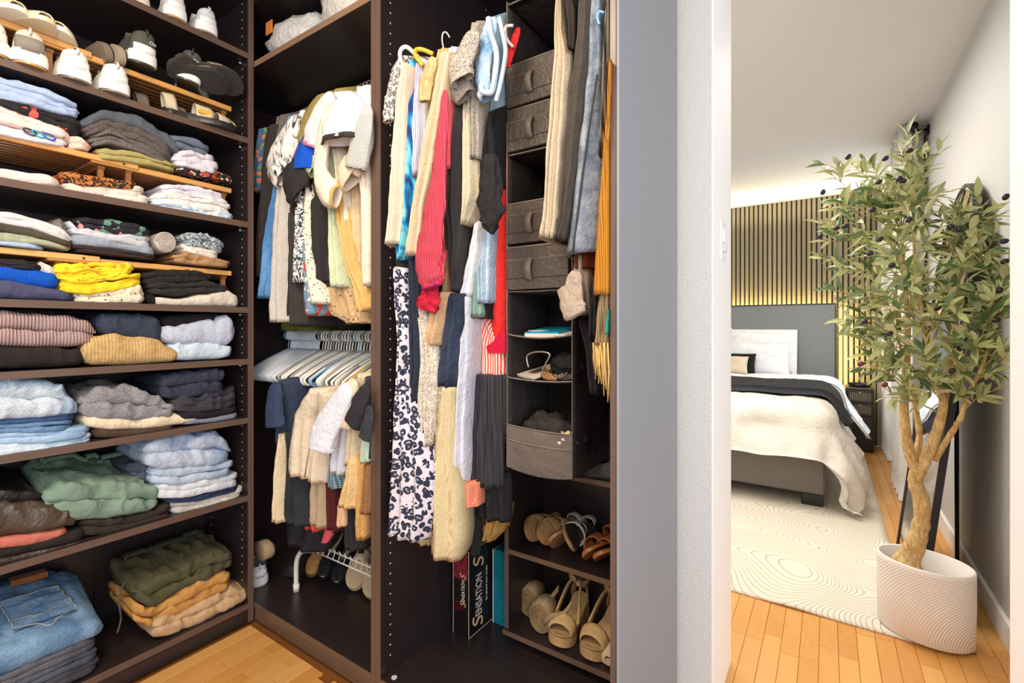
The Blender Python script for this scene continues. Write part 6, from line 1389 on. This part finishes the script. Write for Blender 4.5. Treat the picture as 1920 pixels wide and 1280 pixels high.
BARK = m('bark', (230,196,134), (182,142,86)); TY = 2.30
def B3(x, y, dy=0): return onY(x, y, TY+dy)
def limb(pts, rs, name='branch', seg=6):
    P = spline([B3(*p) for p in pts], seg); n_ = len(P); rr = []
    for i in range(n_):
        t = i/(n_-1)*(len(rs)-1); k = min(int(t), len(rs)-2); rr.append(lerp(rs[k], rs[k+1], t-k)*(1+.16*nz(i*.55, rs[0]*99, 2)))
    MB().tube(P, rr, 12).build(name, BARK, tree, smooth=True); return P
TR = limb([(1701,1085,.0), (1700,1055,0), (1716,1020,0), (1728,975,0), (1727,935,0), (1716,905,.0), (1722,880,0)], [.044, .044, .030, .025, .026, .022, .026], 'trunk', 8)
L1 = limb([(1722,885,0), (1706,850,0), (1697,800,0), (1695,740,.01), (1700,680,.02), (1702,600,.03), (1696,520,.04), (1690,440,.04)], [.022, .018, .016, .014, .011, .009, .007, .004])
L2 = limb([(1723,885,0), (1745,840,-.01), (1762,790,-.02), (1768,750,-.03), (1745,690,-.03), (1735,620,-.05), (1722,540,-.07), (1712,450,-.08)], [.020, .018, .015, .012, .008, .007, .005, .003])
L3 = limb([(1762,790,-.02), (1772,740,.0), (1780,680,.02), (1790,620,.03), (1796,540,.04), (1800,460,.05)], [.013, .012, .010, .009, .006, .003])
L4 = limb([(1752,862,-.0), (1775,825,-.02), (1800,785,-.04), (1815,740,-.06), (1840,690,-.08), (1856,640,-.10)], [.011, .010, .008, .007, .005, .003])
L5 = limb([(1714,865,.02), (1724,820,.05), (1716,760,.07), (1702,700,.09), (1680,620,.11)], [.012, .011, .009, .007, .004])
TW = m('plain', (170,162,92)); random.seed(21)
LG = m('leaf', (98,116,70), (146,152,102), c3=(222,218,168)); LG2 = m('leaf', (72,104,58), (108,134,74), c3=(206,204,150)); LG3 = m('leaf', (168,176,108), (200,200,140), c3=(230,226,178))
def leaf_geo(L_=.062, w_=.0075, curl=.012):
    V = []; Fc = []; n_ = 5
    for i in range(n_+1):
        t = i/n_; ww_ = w_*sin(PI*min(1, .08+t*.92))**.8*(1 if i not in (0, n_) else .15); y = L_*t; z = -curl*t*t
        V += [(-ww_, y, z+ww_*.35), (0, y, z), (ww_, y, z+ww_*.35)]
    for i in range(n_):
        a = i*3; Fc += [(a, a+1, a+4, a+3), (a+1, a+2, a+5, a+4)]
    return V, Fc
LM = []
for mt in (LG, LG2, LG3):
    for (l_, w_, c_) in ((.066, .0092, .014), (.056, .0084, .005), (.076, .0102, .022)):
        V, Fc = leaf_geo(l_, w_, c_); me = bpy.data.meshes.new('leaf'); me.from_pydata(V, [], Fc); me.materials.append(mt); me.shade_smooth(); LM.append((me, V, Fc))
leaves = []; twb = MB(); tips = []
def twig(p0, p1, nleaf, sag_=.02, r=.0022, start=.25):
    p0 = Vector(p0); p1 = Vector(p1); mid = (p0+p1)/2+Vector((random.uniform(-.015, .015), random.uniform(-.02, .02), sag_)); P = spline([p0, mid, p1], 6)
    for v in P: v.x = min(v.x, .530)
    twb.tube(P, [lerp(r, .0011, i/(len(P)-1)) for i in range(len(P))], 4)
    for k in range(nleaf):
        t = start+(1-start)*k/max(1, nleaf-1); q = t*(len(P)-1); i = min(int(q), len(P)-2); p = P[i].lerp(P[i+1], q-i); d = (P[i+1]-P[i]).normalized()
        side = d.orthogonal().normalized(); ang = k*2.4+random.uniform(-.5, .5); side = Matrix.Rotation(ang, 3, d) @ side
        for sg in (1, -1):
            if k == nleaf-1 and sg < 0: dr = d
            else: dr = (d*random.uniform(.55, 1.0)+side*sg*random.uniform(.6, 1.0)+Vector((0, 0, .12))).normalized()
            leaves.append((p, dr))
    return P
def crown(limbP, targets, n1):
    for (tx, ty, dy) in targets:
        T_ = B3(tx, ty, dy); T_.x = min(T_.x, .515)
        # start from the limb point a bit lower than the target
        c = min(limbP, key=lambda q: (q-T_).length+max(0, q.z-T_.z+.05)*2)
        P = twig(c, T_, n1, .02, .003, .3)
        for s_ in range(2):
            i = random.randint(4, len(P)-3); v = (P[i+1]-P[i]).normalized(); sd_ = Vector((random.uniform(-1, 1)*.8, random.uniform(-1, .8)*.8, random.uniform(.1, 1))).normalized()
            e = P[i]+(v*.5+sd_*.8).normalized()*random.uniform(.07, .125); e.x = min(e.x, .52); twig(P[i], e, random.randint(4, 6), .008, .0018, .2); tips.append(e)
crown(L1, [(1562,330,0), (1600,310,.05), (1575,395,.0), (1548,452,.0), (1570,505,.03), (1600,440,-.05), (1640,320,.05), (1620,375,0), (1660,390,.0), (1685,345,.0), (1712,285,.02), (1735,300,0), (1590,560,.0), (1585,600,-.05), (1610,640,0), (1640,560,-.05), (1630,480,.05), (1665,470,-.08), (1650,620,.0), (1620,690,-.02), (1655,700,-.05), (1700,360,-.05), (1740,370,.05)], 8)
crown(L2, [(1715,420,-.1), (1740,450,-.12), (1690,520,-.12), (1760,520,-.1), (1720,610,-.13), (1670,570,-.12), (1755,610,-.1), (1650,650,-.1), (1700,690,-.1), (1670,745,-.08), (1735,735,-.1), (1730,330,.02)], 7)
crown(L3, [(1790,420,.0), (1820,440,.0), (1850,420,-.02), (1876,410,-.05), (1835,490,-.04), (1800,500,-.08), (1862,480,-.04), (1776,560,-.05), (1820,570,-.08), (1760,470,.02), (1785,640,-.06)], 7)
crown(L4, [(1870,540,-.08), (1888,500,-.08), (1893,590,-.1), (1893,660,-.1), (1850,600,-.12), (1830,650,-.14), (1862,700,-.1), (1835,745,-.08), (1800,700,-.12), (1860,560,-.15), (1790,735,-.1)], 7)
crown(L5, [(1640,520,.14), (1672,440,.14), (1710,500,.16), (1690,600,.14), (1640,640,.10), (1750,560,.14), (1780,500,.14)], 7)
twb.build('twigs', TW, tree, smooth=True, kind='stuff')
camv = Vector((0, 0, H)); random.shuffle(leaves)
leaves = [l for l in leaves if l[0].z > .60][:int(len(leaves)*.72)]
def lmat(p, dr, s_):
    y = dr; z = Vector((random.uniform(-.8, .8), random.uniform(-1.0, .3), random.uniform(.2, 1))); z = (z-y*z.dot(y)).normalized(); x = y.cross(z)
    M_ = Matrix.Identity(4)
    for r_ in range(3): M_[r_][0] = x[r_]*s_; M_[r_][1] = y[r_]*s_; M_[r_][2] = z[r_]*s_; M_[r_][3] = p[r_]
    return M_
leaves.sort(key=lambda l: (l[0]-camv).length+random.uniform(0, .25))
tb_ = BASE[tree.name]; restb = {}
for i, (p, dr) in enumerate(leaves):
    s_ = random.uniform(.8, 1.12); k_ = random.choice((0, 1, 2, 3, 4, 5, 6, 7, 8, 6, 7, 8, 6, 8)); M_ = lmat(p, dr, s_)
    if max((M_ @ Vector(q)).x for q in ((0, .075, 0), (.01, .04, 0), (-.01, .04, 0), (0, 0, 0))) > .530: continue
    if i < 290:
        o = bpy.data.objects.new('leaf', LM[k_][0]); C.objects.link(o); o.parent = tree; M_.translation = M_.translation-tb_; o.matrix_local = M_
    else:
        b_ = restb.setdefault(k_//3, MB()); b_.add([M_ @ Vector(v) for v in LM[k_][1]], LM[k_][2])
for k_, b_ in restb.items(): b_.build('foliage', (LG, LG2, LG3)[k_], tree, smooth=True, kind='stuff')
OLM = m('plastic', (34,26,38), r=.3); OLR = m('plastic', (110,30,44), r=.3)
def olive(px, py, dy, mat):
    p = B3(px, py, dy); p.x = min(p.x, .525); rg = []
    tl = random.uniform(0, 1.5); ax = Vector((cos(tl), 0, sin(tl))); bb = Vector((-sin(tl), 0, cos(tl))); cc = Vector((0, 1, 0))
    for i in range(9):
        th = PI*i/8; rg.append([p+ax*(-cos(th)*.0115)+(bb*cos(f)+cc*sin(f))*(.0088*max(.02, sin(th))) for f in [2*PI*j/12 for j in range(12)]])
    MB().loft(rg).build('olive', mat, tree, smooth=True)
for (px, py) in ((1590,294), (1660,297), (1706,282), (1686,335), (1693,339), (1648,341), (1543,360), (1636,393), (1704,412), (1568,428), (1585,424), (1538,443), (1650,448), (1631,475), (1672,497), (1798,429), (1783,425), (1886,369), (1883,452), (1884,490), (1874,544), (1868,600), (1668,625), (1621,603), (1785,695), (1758,577)): olive(px, py, -.14, OLM)
olive(1614, 682, -.12, OLR); olive(1659, 721, -.12, OLR)
